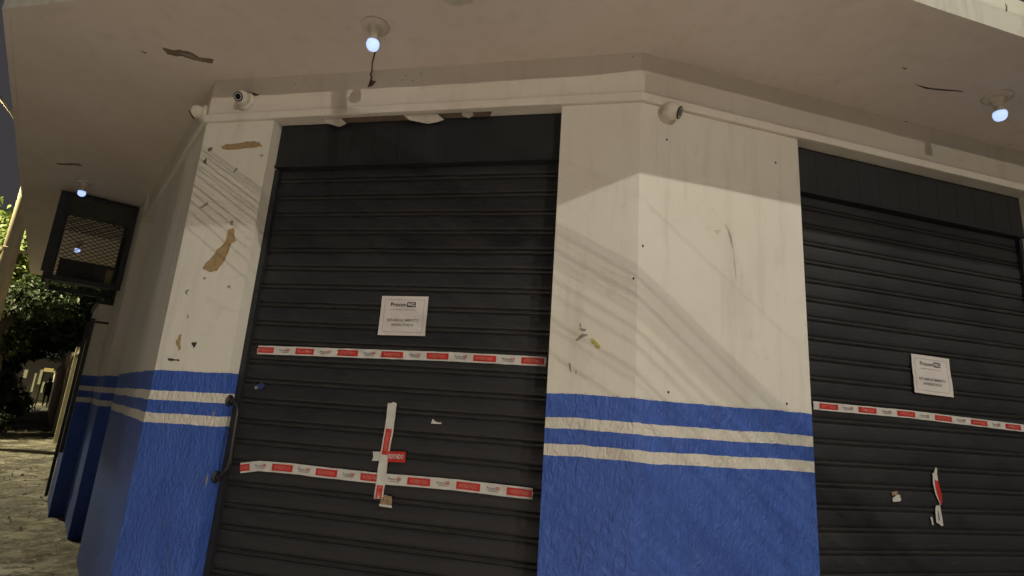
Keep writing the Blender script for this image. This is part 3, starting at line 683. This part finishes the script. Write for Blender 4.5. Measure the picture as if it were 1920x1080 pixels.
def notice(w, quad, label, seed):
    # quad: four (s, z): top left, top right, bottom right, bottom left
    q = [Vector(p) for p in quad]
    def surf(u, v, h=0):     # u 0..1 left to right, v 0..1 bottom to top
        p = q[3].lerp(q[2], u).lerp(q[0].lerp(q[1], u), v)
        o = .0045 * noise.noise(Vector((u * 2.2, v * 2.2, seed))) + .004 * (abs(u - .5) * 2) ** 3 * (1 if v < .5 else .4)
        return F(w, p.x, p.y, -REC + .0165 + o + h)
    mb = MB(); n = 12
    mb.add([surf(i / n, j / n) for j in range(n + 1) for i in range(n + 1)], [(j * (n + 1) + i, j * (n + 1) + i + 1, (j + 1) * (n + 1) + i + 1, (j + 1) * (n + 1) + i) for j in range(n) for i in range(n)], M['paper'])
    def rect(u0, u1, v0, v1, m, h=.0008):
        k = 8; L = []
        if u1 - u0 > v1 - v0:
            for i in range(k + 1): uu = u0 + (u1 - u0) * i / k; L += [surf(uu, v0, h), surf(uu, v1, h)]
        else:
            for i in range(k + 1): vv = v0 + (v1 - v0) * i / k; L += [surf(u0, vv, h), surf(u1, vv, h)]
        mb.add(L, [(2 * i, 2 * i + 2, 2 * i + 3, 2 * i + 1) for i in range(k)], m)
    fr = M['ring2']
    rect(.075, .925, .898, .910, fr); rect(.075, .925, .08, .092, fr); rect(.075, .084, .092, .898, fr); rect(.916, .925, .092, .898, fr)
    T = lambda b, cu, cv, wi, he, m, h=.0012, bold=0: put_text(mb, surf, b, cu, cv, wi, he, m, h, bold)
    T('Procon', .375, .785, .33, .105, M['black'], bold=.02)
    rect(.56, .745, .72, .85, M['black'], .001); T('MG', .652, .785, .14, .09, M['paper'], .0016, .02)
    T('MINISTÉRIO PÚBLICO DE MINAS GERAIS', .47, .655, .55, .028, M['ink'])
    T('ESTABELECIMENTO', .5, .385, .68, .07, M['ink'], bold=.015); T('INTERDITADO', .5, .265, .46, .07, M['ink'], bold=.015)
    return mb.build('closure_notice', None, None, smooth=True, label=label, category='notice', group='printed closure notices')
M['ring2'] = mat_simple('thin_grey_rule', (.33, .31, .28), .6, .1, 30, bump=0)
notice('B', [(1.456, 2.187), (1.169, 2.190), (1.166, 1.961), (1.453, 1.956)], 'white framed notice stuck on the left shutter above its upper tape', 1.5)
notice('C', [(1.930, 2.097), (2.242, 2.094), (2.239, 1.855), (1.931, 1.862)], 'white framed notice stuck slightly askew on the right shutter', 6.5)

# ------------------------------------------------------------------ bulbs on the soffit
def bulb_lamp(x, y, label, drop=.0):
    t = thing('bulb_light', (x, y, ZC), label, 'ceiling light', 'bare bulbs under the canopy')
    dn = Vector((0, 0, -1)); o = Vector((x, y, ZC))
    b_ = MB(); b_.lathe(o, dn, [(.0, -.004), (.076, -.003), (.079, .004), (.076, .012), (.055, .017), (.045, .017), (.0, .018)], M['porcelain'], 28)
    b_.build('base_plate', t, smooth=True)
    s_ = MB(); s_.lathe(o, dn, [(.040, .016), (.036, .030), (.028, .050), (.027, .062), (.023, .064), (.0, .064)], M['porcelain'], 24); s_.build('socket', t, smooth=True)
    c_ = MB(); c_.lathe(o, dn, [(.0, .062), (.0205, .063), (.024, .078), (.029, .094), (.033, .104)], M['cwhite'], 24); c_.build('bulb_collar', t, smooth=True)
    u_ = MB(); u_.lathe(o, dn, [(.033, .104), (.0355, .115), (.0355, .126), (.032, .140), (.024, .151), (.012, .157), (.0, .158)], M['bulb'], 24); u_.build('bulb', t, smooth=True)
    return t
bulb_lamp(-.8635, 2.705, 'lit bulb on the canopy underside above the left shutter')
bulb_lamp(2.834, 2.952, 'lit bulb on the canopy underside above the right shutter')
bulb_lamp(-4.52, 5.46, 'lit bulb on the side street soffit in front of the caged box')
bulb_lamp(-6.43, 7.95, 'small lit bulb seen through the mesh of the cage')
# stray wire from the first fixture to the beam
w_ = MB(); cw = CE([(-0.795, 2.56), (-0.819, 2.635), (-0.858, 2.744), (-0.880, 2.80), (-0.896, 2.844)])
path = [Vector((x, y, ZC - .004 - .004 * (i % 2))) for i, (x, y) in enumerate(cw)] + [F('B', 1.660, 3.612, .012), F('B', 1.668, 3.585, .016), F('B', 1.655, 3.573, .014), F('B', 1.662, 3.545, .009), F('B', 1.672, 3.508, .007)]
w_.tube(path, .0036, M['wire'], 6)
w_.build('loose_wire', None, None, smooth=True, label='thin dark wire running from the left bulb down to a hole in the beam', category='wire')

# ------------------------------------------------------------------ security cameras
def dome_cam(base, nrm, look, label, rb=.062, rball=.048, off=.045):
    base = Vector(base); nrm = Vector(nrm).normalized(); look = Vector(look).normalized()
    t = thing('security_camera', base, label, 'camera', 'small white dome cameras')
    b_ = MB(); b_.lathe(base, nrm, [(rb, .0005), (rb, .012), (rb * .92, .020), (rb * .75, .024), (0, .025)], M['cwhite'], 24); b_.build('camera_base', t, smooth=True)
    c = base + nrm * off; prof = []
    for i in range(13):
        a = math.pi * i / 12 * .80
        prof.append((rball * math.sin(a + .0001), -rball * math.cos(a)))
    e_ = MB(); e_.lathe(c, look, prof + [(rball * .60, rball * .93), (rball * .52, rball * .95)], M['cwhite'], 24); eb = e_.build('camera_ball', t, smooth=True)
    f = c + look * rball * .9
    l_ = MB(); l_.lathe(f, look, [(rball * .64, -.002), (rball * .66, .004), (rball * .60, .007), (rball * .52, .005)], M['lens'], 24)
    l_.lathe(f, look, [(rball * .52, .004), (rball * .46, .0055), (rball * .40, .004)], M['ring'], 24)
    l_.lathe(f, look, [(rball * .40, .004), (rball * .30, .003), (0, .006)], M['lens'], 24)
    l_.build('lens', t, smooth=True)
dome_cam(F('B', 2.535, 3.452, .005), nB, (-.10, -1, -.42), 'white dome camera facing the street from the left end of the beam')
dome_cam(F('A', .14, 3.43, .005), nA, (-.8, -.1, -.6), 'white dome camera seen edge on around the left corner of the beam', rball=.045)
dome_cam(F('C', .165, 3.268, .0), nC, (.86, -.42, -.38), 'white dome camera turned to the right under the beam of the centre pillar', rb=.058, rball=.054, off=.042)

# ------------------------------------------------------------------ caged condenser in the side street
cg = thing('cage', F('A', 3.55, 2.55, .3), 'dark steel mesh cage hung under the canopy in the side street', 'cage')
def bar(mb, a, b, r, m=None): mb.tube([a, b], r, m or M['steel'], 4)
s0, s1, o1, zb_, zt_ = 3.55, 4.4, .69, 2.62, 3.59
m_ = MB()
for s_ in (s0, s1):
    m_.wbox('A', s_ - .02, s_ + .02, zb_, zb_ + .05, .05, o1, M['steel']); m_.wbox('A', s_ - .02, s_ + .02, zt_ - .04, zt_, .05, o1, M['steel'])
    m_.wbox('A', s_ - .02, s_ + .02, zb_, zt_, .04, .09, M['steel']); m_.wbox('A', s_ - .02, s_ + .02, zb_ + .08, zt_, o1 - .035, o1 + .055, M['steel'])
m_.wbox('A', s0, s1, zt_ - .04, zt_, o1 - .03, o1, M['steel']); m_.wbox('A', s0, s1, zb_, zb_ + .05, o1 - .03, o1, M['steel'])
m_.build('frame', cg)
m_ = MB()
def diamonds(g, a0, a1, b0, b1, step=.062, k=.62):
    n = int((a1 - a0 + b1 - b0) / step)
    for i in range(-n, n):
        for sg in (1, -1):
            # lines b = b0 + k*sg*(a - a_i)
            c = a0 + i * step
            P = []
            for t in (0, 1): pass
            # clip numerically
            a_s = max(a0, min(a1, c)); 
            xs_ = []
            for a in (a0, a1):
                b = b0 + k * (a - c) if sg > 0 else b1 - k * (a - c)
                if b0 <= b <= b1: xs_.append((a, b))
            for b in (b0, b1):
                a = c + (b - b0) / k if sg > 0 else c + (b1 - b) / k
                if a0 < a < a1: xs_.append((a, b))
            if len(xs_) >= 2: bar(m_, g(*xs_[0]), g(*xs_[1]), .0045, M['mesh'])
diamonds(lambda a, b: F('A', s0, b, a), .07, o1 - .02, 3.17, zt_ - .03, .05)
m_.build('mesh', cg)
m_ = MB()
diamonds(lambda a, b: F('A', s1, b, a), .07, o1 - .02, zb_ + .05, zt_ - .03, .08)
m_.build('mesh', cg)
m_ = MB(); m_.wbox('A', s0 + .01, s1, zt_ - .035, zt_ - .03, .06, o1 - .03, M['mesh']); m_.build('top_panel', cg)
ac = thing('air_conditioner', F('A', 3.9, 2.66, .3), 'dark dusty air conditioner unit with a yellow label inside the cage', 'air conditioner')
m_ = MB(); m_.wbox('A', 3.72, 4.08, 2.67, 2.90, .10, .62, M['acbody']); m_.build('casing', ac, bevel=.01)
m_ = MB()
for r_ in (.03, .06, .09): m_.tube([F('A', 3.712, 2.79 + r_ * math.sin(t * math.pi / 10), .4 + r_ * math.cos(t * math.pi / 10)) for t in range(21)], .004, M['iron'], 5, caps=False)
m_.build('fan_grille', ac)
m_ = MB(); m_.wbox('A', 3.7185, 3.7195, 2.70, 2.86, .13, .19, M['label']); m_.build('label', ac)

# ------------------------------------------------------------------ neighbours along the side street
nb = thing('boundary_wall', F('A', 10.4, .15, -.1), 'weathered grey boundary wall past the end of the blue shop wall', 'wall')
m_ = MB(); m_.wbox('A', 10.4, 17, 0, 2.30, -.3, -.05, M['nwall']); m_.build('wall_panel', nb)
m_ = MB(); m_.wbox('A', 10.35, 17, 2.30, 2.37, -.34, -.01, M['kerb']); m_.build('coping', nb)
for s_ in (10.6, 13.6, 16.6):
    m_ = MB(); m_.wbox('A', s_, s_ + .25, 0, 2.5, -.32, .02, M['far']); m_.build('pier', nb)
nb2 = thing('gate', F('A', 17.1, .15, -.1), 'brownish painted metal gate in the row of walls down the street', 'gate')
m_ = MB(); m_.wbox('A', 17.1, 20.4, .3, 2.3, -.2, -.03, M['gate']); m_.build('gate_leaf', nb2)
for i in range(12):
    m_ = MB(); m_.wbox('A', 17.2 + i * .27, 17.24 + i * .27, .35, 2.25, -.03, .0, M['gate']); m_.build('rib', nb2)
h1 = thing('salmon_wall', F('A', 20.6, .15, -.1), 'narrow strip of pale salmon wall beyond the gate', 'wall')
m_ = MB(); m_.wbox('A', 20.5, 27, 0, 2.55, -.35, .04, M['pinkwall']); m_.build('wall_panel', h1)
m_ = MB(); m_.wbox('A', 20.45, 27.05, 2.55, 2.62, -.38, .08, M['kerb']); m_.build('coping', h1)
h2 = thing('far_wall', F('A', 29, .15, -.1), 'dim cream garden wall far down the side street', 'wall')
m_ = MB(); m_.wbox('A', 27.3, 46, 0, 2.3, -.35, .0, M['far']); m_.build('wall_panel', h2)
m_ = MB(); m_.wbox('A', 27.25, 46, 2.3, 2.38, -.38, .04, M['kerb']); m_.build('coping', h2)
sg = thing('lit_sign', F('A', 40, 1.9, .3), 'small yellow lit sign above the pavement at the far end', 'sign')
m_ = MB(); m_.wbox('A', 40, 40.12, 2.28, 2.50, .12, .58, M['signy']); m_.build('sign_face', sg)
m_ = MB(); m_.wbox('A', 39.95, 40.17, 2.50, 2.56, .08, .62, M['kerb']); m_.build('sign_hood', sg)
m_ = MB(); m_.wbox('A', 40.02, 40.10, .2, 2.28, .52, .58, M['steel']); m_.build('sign_post', sg)
h3 = thing('end_house', F('A', 52, .15, 2), 'dim house front with lit windows closing the far end of the street', 'house')
m_ = MB(); m_.wbox('A', 52, 58, 0, 3.4, -6, 9, M['far']); m_.build('wall', h3)
for o_, w_, z0, z1 in ((.35, .12, .9, 1.7), (.62, .16, 1.5, 2.6), (.95, .10, .9, 2.3), (1.5, .2, 1.9, 2.5), (2.3, .3, 1.0, 2.0)):
    m_ = MB(); m_.wbox('A', 51.96, 52, z0, z1, o_, o_ + w_, M['shopglow']); m_.build('window', h3)
m_ = MB(); m_.wbox('A', 51.9, 58.1, 3.4, 3.6, -6.1, 9.1, M['kerb']); m_.build('roof', h3)
op = thing('lamp_blocking_house', F('B', SAB, 0).lerp(wl, .42), 'tall plain house added unseen across the avenue to keep the far lamp off the side wall', 'house')  # added house block, unseen; its corner cuts the far lamp from the side wall
hh = Vector((wl.x - A0.x, wl.y - A0.y, 0)).normalized(); pp = Vector((-hh.y, hh.x, 0)); pp = pp if pp.x < 0 else -pp
k0 = A0.lerp(wl, .42) + pp * .10; k0.z = 0
m_ = MB(); q = [k0, k0 + pp * 12, k0 + pp * 12 + hh * 7, k0 + hh * 7]; m_.prism([(p.x, p.y) for p in q], 0, 9.5, M['nwall']); m_.build('wall', op)
m_ = MB(); m_.prism([(p.x, p.y) for p in (k0 + pp * .02 - hh * .3, k0 + pp * 12.3 - hh * .3, k0 + pp * 12.3 + hh * 7.3, k0 + pp * .02 + hh * 7.3)], 9.5, 9.7, M['roof']); m_.build('roof', op)
for i in range(4):
    for z0 in (1.2, 4.4, 7.2):
        c = k0 + pp * (1.5 + i * 2.7); m_ = MB(); m_.prism([(p.x, p.y) for p in (c - hh * .04, c + pp * 1.1 - hh * .04, c + pp * 1.1 + hh * .02, c + hh * .02)], z0, z0 + 1.2, M['steel']); m_.build('window', op)

# ------------------------------------------------------------------ trees
def leaf_cloud(mb, blobs, n, size, mat, seed, droop=.3):
    rnd = random.Random(seed); tot = sum(b[3] ** 2 for b in blobs)
    for b in blobs:
        k = int(n * b[3] ** 2 / tot)
        c = Vector(b[:3]); rad = b[3]; sq = b[4] if len(b) > 4 else .75
        # leaves gather in tufts
        tufts = []
        for _ in range(max(6, k // 26)):
            d = Vector((rnd.gauss(0, 1), rnd.gauss(0, 1), rnd.gauss(0, 1))).normalized()
            tufts.append((c + Vector((d.x, d.y, d.z * sq)) * rad * rnd.uniform(.55, 1.05), d))
        for i in range(k):
            tc, d = tufts[i % len(tufts)]
            p = tc + Vector((rnd.gauss(0, 1), rnd.gauss(0, 1), rnd.gauss(0, .8))) * rad * .13
            nrm = (d + Vector((rnd.gauss(0, .8), rnd.gauss(0, .8), rnd.gauss(.4, .8)))).normalized()
            a = nrm.orthogonal().normalized(); a.rotate(Matrix.Rotation(rnd.uniform(0, 6.28), 3, nrm)); bb = nrm.cross(a)
            s = size * rnd.uniform(.6, 1.3)
            mb.add([p - a * s * .5, p + bb * s * .28 - a * .05 * s, p + a * s * .6 - UZ * s * droop, p - bb * s * .28], [(0, 1, 2, 3)], mat)
def tree(name, base, height, blobs, n, size, mat, seed, label, trunk_r=.16, category='tree', group='street trees along the pavement', lean=(0, 0)):
    t = thing(name, base, label, category, group); rnd = random.Random(seed); b = Vector(base)
    m_ = MB(); top = b + Vector((lean[0], lean[1], height))
    pts = [b - UZ * .1, b + UZ * .15] + [b.lerp(top, k) + Vector((rnd.uniform(-.08, .08), rnd.uniform(-.08, .08), 0)) for k in (.25, .5, .75, 1)]
    m_.tube(pts, [trunk_r * 1.5, trunk_r * 1.15, trunk_r, trunk_r * .85, trunk_r * .7, trunk_r * .4], M['bark'], 12)
    for bl in blobs:
        st = b.lerp(top, rnd.uniform(.55, .9)); e = Vector(bl[:3]); mid = st.lerp(e, .5) + Vector((rnd.uniform(-.2, .2), rnd.uniform(-.2, .2), rnd.uniform(0, .3)))
        m_.tube([st, mid, e], [trunk_r * .45, trunk_r * .3, trunk_r * .1], M['bark'], 7)
    m_.build('trunk', t, smooth=True)
    c_ = MB(); leaf_cloud(c_, blobs, n, size, mat, seed); c_.build('crown', t, raw=True)
    return t
tree('street_tree', (-16.2, 16.0, .19), 4.6, [(-15.4, 15.4, 5.3, 1.5), (-14.1, 15.7, 4.9, 1.3), (-13.6, 16.2, 5.9, .9), (-16.4, 15.0, 5.4, 1.5), (-14.4, 15.4, 3.7, 1.1), (-15.6, 16.8, 5.8, 1.1)], 17000, .19, M['leaf'], 3,
     'leafy tree behind the pole, its top lit yellow green')
tree('street_tree', (-18.6, 19.8, .2), 4.8, [(-16.4, 19.6, 4.7, 1.7), (-17.8, 20.6, 5.6, 1.8), (-15.4, 18.6, 4.1, 1.3), (-15.0, 19.6, 5.2, 1.5), (-16.6, 18.8, 3.3, .9), (-18.8, 20.2, 4.2, 1.4), (-14.6, 18.2, 3.4, .7), (-15.9, 18.2, 2.7, .75), (-16.5, 18.5, 2.0, .7), (-15.4, 17.6, 3.2, .7)], 21000, .19, M['leafshade'], 5,
     'dark dense tree hanging over the pavement below the canopy end')
tree('street_tree', (-22.9, 24.7, .22), 4.6, [(-20.6, 24.4, 4.9, 1.9), (-21.8, 25.4, 5.6, 2.0), (-19.2, 24.2, 4.2, 1.4), (-22.6, 26, 4.3, 1.6), (-20.2, 26.2, 4.2, 1.6), (-22.4, 24.6, 3.4, .9), (-20.6, 23.8, 3.3, .8), (-19.6, 23.6, 3.5, .7), (-21.4, 24, 2.6, .7)], 16000, .21, M['leafshade'], 8,
     'dark tree behind the dense one, farther down the pavement')
tree('street_tree', (-29.6, 31.9, .25), 4.2, [(-26.8, 31.4, 4.5, 1.8), (-28.2, 32, 4.9, 2.0), (-25.6, 32.2, 4.1, 1.4), (-28.8, 32.6, 3.9, 1.5)], 8000, .25, M['leaf'], 11,
     'farthest street tree, green above the walking person')
tree('street_tree', (-12.75, 14.05, .18), 3.4, [(-12.9, 14.2, 3.4, .75), (-13.0, 14.4, 2.5, .6), (-13.9, 14.1, 2.6, .8), (-12.6, 14.9, 3.8, .8), (-13.6, 14.6, 1.7, .6)], 9000, .13, M['leafshade'], 14,
     'slim dark tree at the left edge with leaves down its trunk', trunk_r=.17)
def PA(s_, o_): p = F('A', s_, 0, o_); return (p.x, p.y, gz(p.x, p.y))
for i, (s_, o_, lb, mt, r_) in enumerate([(14.3, 1.95, 'dark low bush nearest the camera at the pavement edge', 'leafshade', .55), (17.5, 1.8, 'second dark bush along the pavement edge, lower than its neighbours', 'leafshade', .5), (22, 1.65, 'sparse bush with a few light leaves midway along the pavement edge', 'leaf', .55),
                                           (27, 1.6, 'fourth bush along the pavement edge, just before the far tree', 'leafshade', .6), (33, 1.75, 'pale bush beside the walking person at the pavement edge', 'leafp', .55)]):
    x, y, z = PA(s_, o_)
    t = thing('bush', (x, y, z), lb, 'bush', 'bushes along the pavement edge')
    c_ = MB(); leaf_cloud(c_, [(x, y, z + .5, r_, 1), (x - .2, y + .4, z + 1.1, r_ * .8, 1), (x - .1, y - .1, z + 1.6, r_ * .6), (x + .1, y + .8, z + .5, r_ * .8, 1)], 2600, .10, M[mt], 40 + i); c_.build('foliage', t, raw=True)
    c_ = MB(); [c_.tube([(x, y, z), (x + .05 * k, y + .1, z + .8), (x + .1 * k, y + .15, z + 1.5)], [.03, .02, .01], M['bark'], 6) for k in (-1, 0, 1)]; c_.build('stem', t)

# utility pole
up_ = thing('utility_pole', (-11.3, 12.15, .15), 'tan concrete utility pole at the pavement edge beside the canopy', 'pole')
m_ = MB(); m_.tube([(-11.3, 12.15, 0), (-11.3, 12.15, 4), (-11.3, 12.15, 8.6)], [.17, .145, .115], M['pole'], 18); m_.build('post', up_, smooth=True)
m_ = MB(); m_.tube([Vector((-11.3, 12.15, 4.42)) + Vector((a * .85, a * .25, 0)) for a in (-.42, .42)], .035, M['pole'], 8); m_.lathe((-11.3, 12.15, 4.36), (0, 0, 1), [(.15, 0), (.165, .01), (.165, .1), (.15, .11)], M['pole'], 16); m_.build('bracket', up_)
m_ = MB(); m_.wbox('A', 0, 0, 0, 0, 0, 0, M['galv']) if False else m_.tube([(-12.1, 12.6, 8.3), (-10.5, 11.7, 8.3)], .05, M['bark'], 6); m_.build('crossarm', up_)

# ------------------------------------------------------------------ the walking person (far, a dark silhouette)
def person(base, face, label):
    t = thing('person', base, label, 'person'); b = Vector(base); f = Vector(face).normalized(); r = f.cross(UZ)
    def P(x, y, z): return b + r * x + f * y + UZ * z
    verts = []; edges = []; rad = []
    def chain(pts, parent=None):
        idx = []
        for p, q in pts:
            verts.append(p); rad.append(q); idx.append(len(verts) - 1)
            if parent is not None: edges.append((parent, idx[-1]))
            parent = idx[-1]
        return idx
    pelvis = chain([(P(0, 0, .93), .135)])[0]
    sp = chain([(P(0, .02, 1.10), .125), (P(0, .04, 1.28), .15), (P(0, .05, 1.40), .13), (P(0, .07, 1.47), .058), (P(0, .09, 1.53), .06), (P(0, .10, 1.60), .088), (P(0, .10, 1.66), .075)], pelvis)
    for s, ph in ((-1, 1), (1, -1)):
        chain([(P(s * .10, 0, .86), .095), (P(s * .10, .16 * ph + .05, .48), .062), (P(s * .10, .20 * ph - (.14 if ph < 0 else 0), .10), .042), (P(s * .11, .20 * ph + .02 - (.14 if ph < 0 else 0), .04), .04), (P(s * .12, .20 * ph + .16 - (.14 if ph < 0 else 0), .035), .03)], pelvis)
        a = chain([(P(s * .17, .04, 1.38), .06), (P(s * .22, -.06 * ph + .02, 1.12), .043), (P(s * .21, .10 - .1 * ph, .90), .032), (P(s * .205, .15 - .1 * ph, .84), .028)], sp[1])
        for k in range(4): chain([(P(s * .205, .15 - .1 * ph + .018 * (k - 1.5), .80), .010), (P(s * .203, .16 - .1 * ph + .018 * (k - 1.5), .76 + .006 * abs(k - 1)), .008)], a[-1])
        chain([(P(s * .185, .18 - .1 * ph, .82), .010), (P(s * .18, .20 - .1 * ph, .80), .008)], a[-1])
    me = bpy.data.meshes.new('body'); me.from_pydata([v - b for v in verts], edges, [])
    o = bpy.data.objects.new('body', me); COL.objects.link(o); o.parent = t
    md = o.modifiers.new('skin', 'SKIN'); o.modifiers.new('sub', 'SUBSURF').levels = 1
    for i, v in enumerate(me.skin_vertices[0].data): v.radius = (rad[i], rad[i]); v.use_root = (i == 0)
    md.use_smooth_shade = True; me.materials.append(M['cloth'])
    h = MB(); h.lathe(P(0, .085, 1.545), (0, 0, 1), [(.03, -.08), (.09, -.05), (.105, .02), (.10, .09), (.06, .14), (0, .15)], M['hair'], 14); h.build('hair', t, smooth=True)
    fc = MB(); fc.lathe(P(0, .175, 1.56), f, [(.02, .0), (.014, .02), (0, .028)], M['skin'], 8)
    for s in (-.03, .03): fc.lathe(P(s, .18, 1.59), f, [(.009, 0), (0, .008)], M['lens'], 8)
    fc.tube([P(-.022, .178, 1.52), P(.022, .178, 1.52)], .005, M['skin'], 5); fc.build('face', t)
    c = MB(); c.lathe(P(0, .03, .62), (0, 0, 1), [(.17, 0), (.185, .1), (.175, .3), (.16, .5), (.185, .68), (.16, .78), (.09, .84)], M['cloth'], 14); c.build('coat', t, smooth=True)
    return t
person((-27.1, 34.0, .26), (.6, -.8, 0), 'person in dark clothes walking on the pavement, far off in silhouette')

# ------------------------------------------------------------------ street lamps (they light the scene)
def street_lamp(base, head, target, power, color, radius, spot, blend, label, name='street_lamp'):
    base = Vector(base); head = Vector(head)
    t = thing(name, base, label, 'street lamp', 'street lamps around the corner')
    d = Vector((head.x - base.x, head.y - base.y, 0)); 
    m_ = MB(); m_.tube([base, (base.x, base.y, head.z - .6)], [.11, .07], M['galv'], 14); m_.build('post', t, smooth=True)
    m_ = MB(); m_.tube([(base.x, base.y, head.z - .65), (base.x + d.x * .3, base.y + d.y * .3, head.z - .05), (base.x + d.x * .9, base.y + d.y * .9, head.z + .12)], [.05, .04, .035], M['galv'], 8); m_.build('arm', t, smooth=True)
    dn = d.normalized() if d.length > .01 else Vector((1, 0, 0))
    m_ = MB(); ang = math.atan2(dn.y, dn.x); m_.box(head + UZ * .14, (.62, .26, .09), M['galv'], ang); hd = m_.build('lamp_head', t, bevel=.02)
    m_ = MB(); m_.box(head + UZ * .085, (.42, .20, .02), M['lampface'], ang); m_.build('lamp_glass', hd)
    L = bpy.data.lights.new('lamp_light', 'SPOT' if spot else 'POINT'); L.energy = power; L.color = color; L.shadow_soft_size = radius
    lo = bpy.data.objects.new('lamp_light', L); COL.objects.link(lo); lo.parent = t
    lo.location = head - base
    if spot:
        L.spot_size = spot; L.spot_blend = blend
        dr = (Vector(target) - head).normalized(); lo.rotation_euler = dr.to_track_quat('-Z', 'Y').to_euler()
    return t
street_lamp((wl.x + 1.5, wl.y - 1.5, 0), wl, F('B', 1, 2.4), P_FAR, (1.0, .88, .745), .045, R(30), .3, 'far tall street lamp across the avenue')
hN = Vector((.552, -.834, .855))
wn = F('C', .1, 2.88) + hN * 6.6
street_lamp((wn.x + 3.4, wn.y - 2.0, 0), wn, (-1.2, 1.2, 1.2), P_NEAR, (1.0, .96, .86), .06, R(120), .9, 'near street lamp at the kerb in front of the shop corner')
street_lamp((-3.4, -6.2, 0), (-1.2, -3.0, 7.6), (-1.9, -2.1, 0), P_BOUNCE, (1.0, .87, .84), .1, R(72), .45, 'added unseen lamp whose light bounces off the ground onto the canopy underside')  # added lamp, unseen; lights the ground so the bounce brightens the canopy
# lamp on an arm clamped to the utility pole
la = thing('street_lamp', (-11.4, 12.15, 6.75), 'street lamp on a pale arm rising from the utility pole beside the canopy', 'street lamp', 'street lamps around the corner')
ha = Vector((-13.45, 12.3, 8.95))
m_ = MB(); m_.tube([(-11.35, 12.15, 6.7), (-11.5, 12.15, 6.95), (-12.2, 12.16, 7.77), (-12.57, 12.18, 8.13), (-13.1, 12.25, 8.75), (-13.3, 12.28, 9.02)], .030, M['pole'], 10); m_.build('arm', la, smooth=True)
m_ = MB(); m_.lathe((-11.3, 12.15, 6.62), (0, 0, 1), [(.128, 0), (.15, .01), (.15, .13), (.128, .14)], M['galv'], 16); m_.build('clamp', la)
m_ = MB(); m_.box(ha + Vector((-.15, 0, .12)), (.6, .24, .09), M['galv'], 0); hd = m_.build('lamp_head', la, bevel=.02)
m_ = MB(); m_.box(ha + Vector((-.15, 0, .065)), (.4, .18, .02), M['lampface'], 0); m_.build('lamp_glass', hd)
L = bpy.data.lights.new('lamp_light', 'SPOT'); L.energy = P_SIDE; L.color = (1.0, .87, .52); L.shadow_soft_size = .1; L.spot_size = R(165); L.spot_blend = .5
lo = bpy.data.objects.new('lamp_light', L); COL.objects.link(lo); lo.parent = la; lo.location = ha + Vector((-.15, 0, 0)) - Vector(la['_o'])
x, y, z = PA(43, 2.6); x2, y2, z2 = PA(43, 1.3)
street_lamp((x, y, z), (x2, y2, 4.3), (x2, y2, 0), P_ALLEY, (1.0, .86, .50), .1, R(150), .5, 'street lamp far down the side street, behind the tree crowns')

# bundle of telephone cables strung past the corner; the lamp throws its shadow on the walls
cb = MB(); rnd = random.Random(4); v = Vector((-.56, .83, 0)).normalized()
nn = v.cross(hF).normalized()
zs = [(2.97, .0022), (2.585, .006), (2.555, .005), (2.53, .008), (2.49, .006), (2.455, .005), (2.43, .008), (2.385, .006), (2.35, .004), (2.27, .005), (2.19, .004), (2.06, .006), (2.01, .004), (1.88, .005),
      (1.66, .0045), (1.63, .005), (1.60, .0045), (1.55, .005), (1.50, .0045), (1.47, .004), (1.42, .0045), (1.33, .005), (1.27, .0045), (1.20, .005), (1.12, .0045), (1.0, .004)]
for z_, r_ in zs:
    c = F('B', .43, z_).lerp(wl, (14 + rnd.uniform(-.15, .15)) / 58)
    kx = 5.2 if z_ > 1.7 else 10.6
    cb.tube([c - v * 30 + UZ * .25, c - v * 14 + UZ * .05, c, c + v * kx, c + v * (kx + 2.6) + UZ * 3.2, c + v * 18 + UZ * 3.6, c + v * 40 + UZ * 4], r_ * (.85 if z_ > 1.7 else .68), M['wire'], 6)
cb.build('cable_bundle', None, None, label='black bundle of overhead cables strung along the side street above the canopy', category='cables')

blocker_mat, n_, b_ = newmat('half_shade_cloth'); b_.inputs['Base Color'].default_value = (.5, .48, .42, 1); b_.inputs['Alpha'].default_value = .5  # half see-through, so the added blocker only half shades the beam
# cloth banner added out of view to half shade the beam over the right shutter
bn = thing('shade_blocker', F('C', 2.5, 3.36) + hF * 8, 'added unseen cloth banner strung above the avenue in front of the shop', 'blocker')
m_ = MB(); q = [F('C', s_, z_).lerp(wl, .13) for s_, z_ in ((.02, 3.352), (6.5, 3.352), (6.5, 3.64), (.02, 3.64))]
m_.add(q + [p + nC * .004 for p in q], [(0, 1, 2, 3)], blocker_mat); m_.build('cloth', bn)
m_ = MB(); m_.tube([q[3] - dC * 9 + UZ * .5, q[3], q[2], q[2] + dC * 9 + UZ * .5], .004, M['wire'], 6); m_.build('blocker_cord', bn)
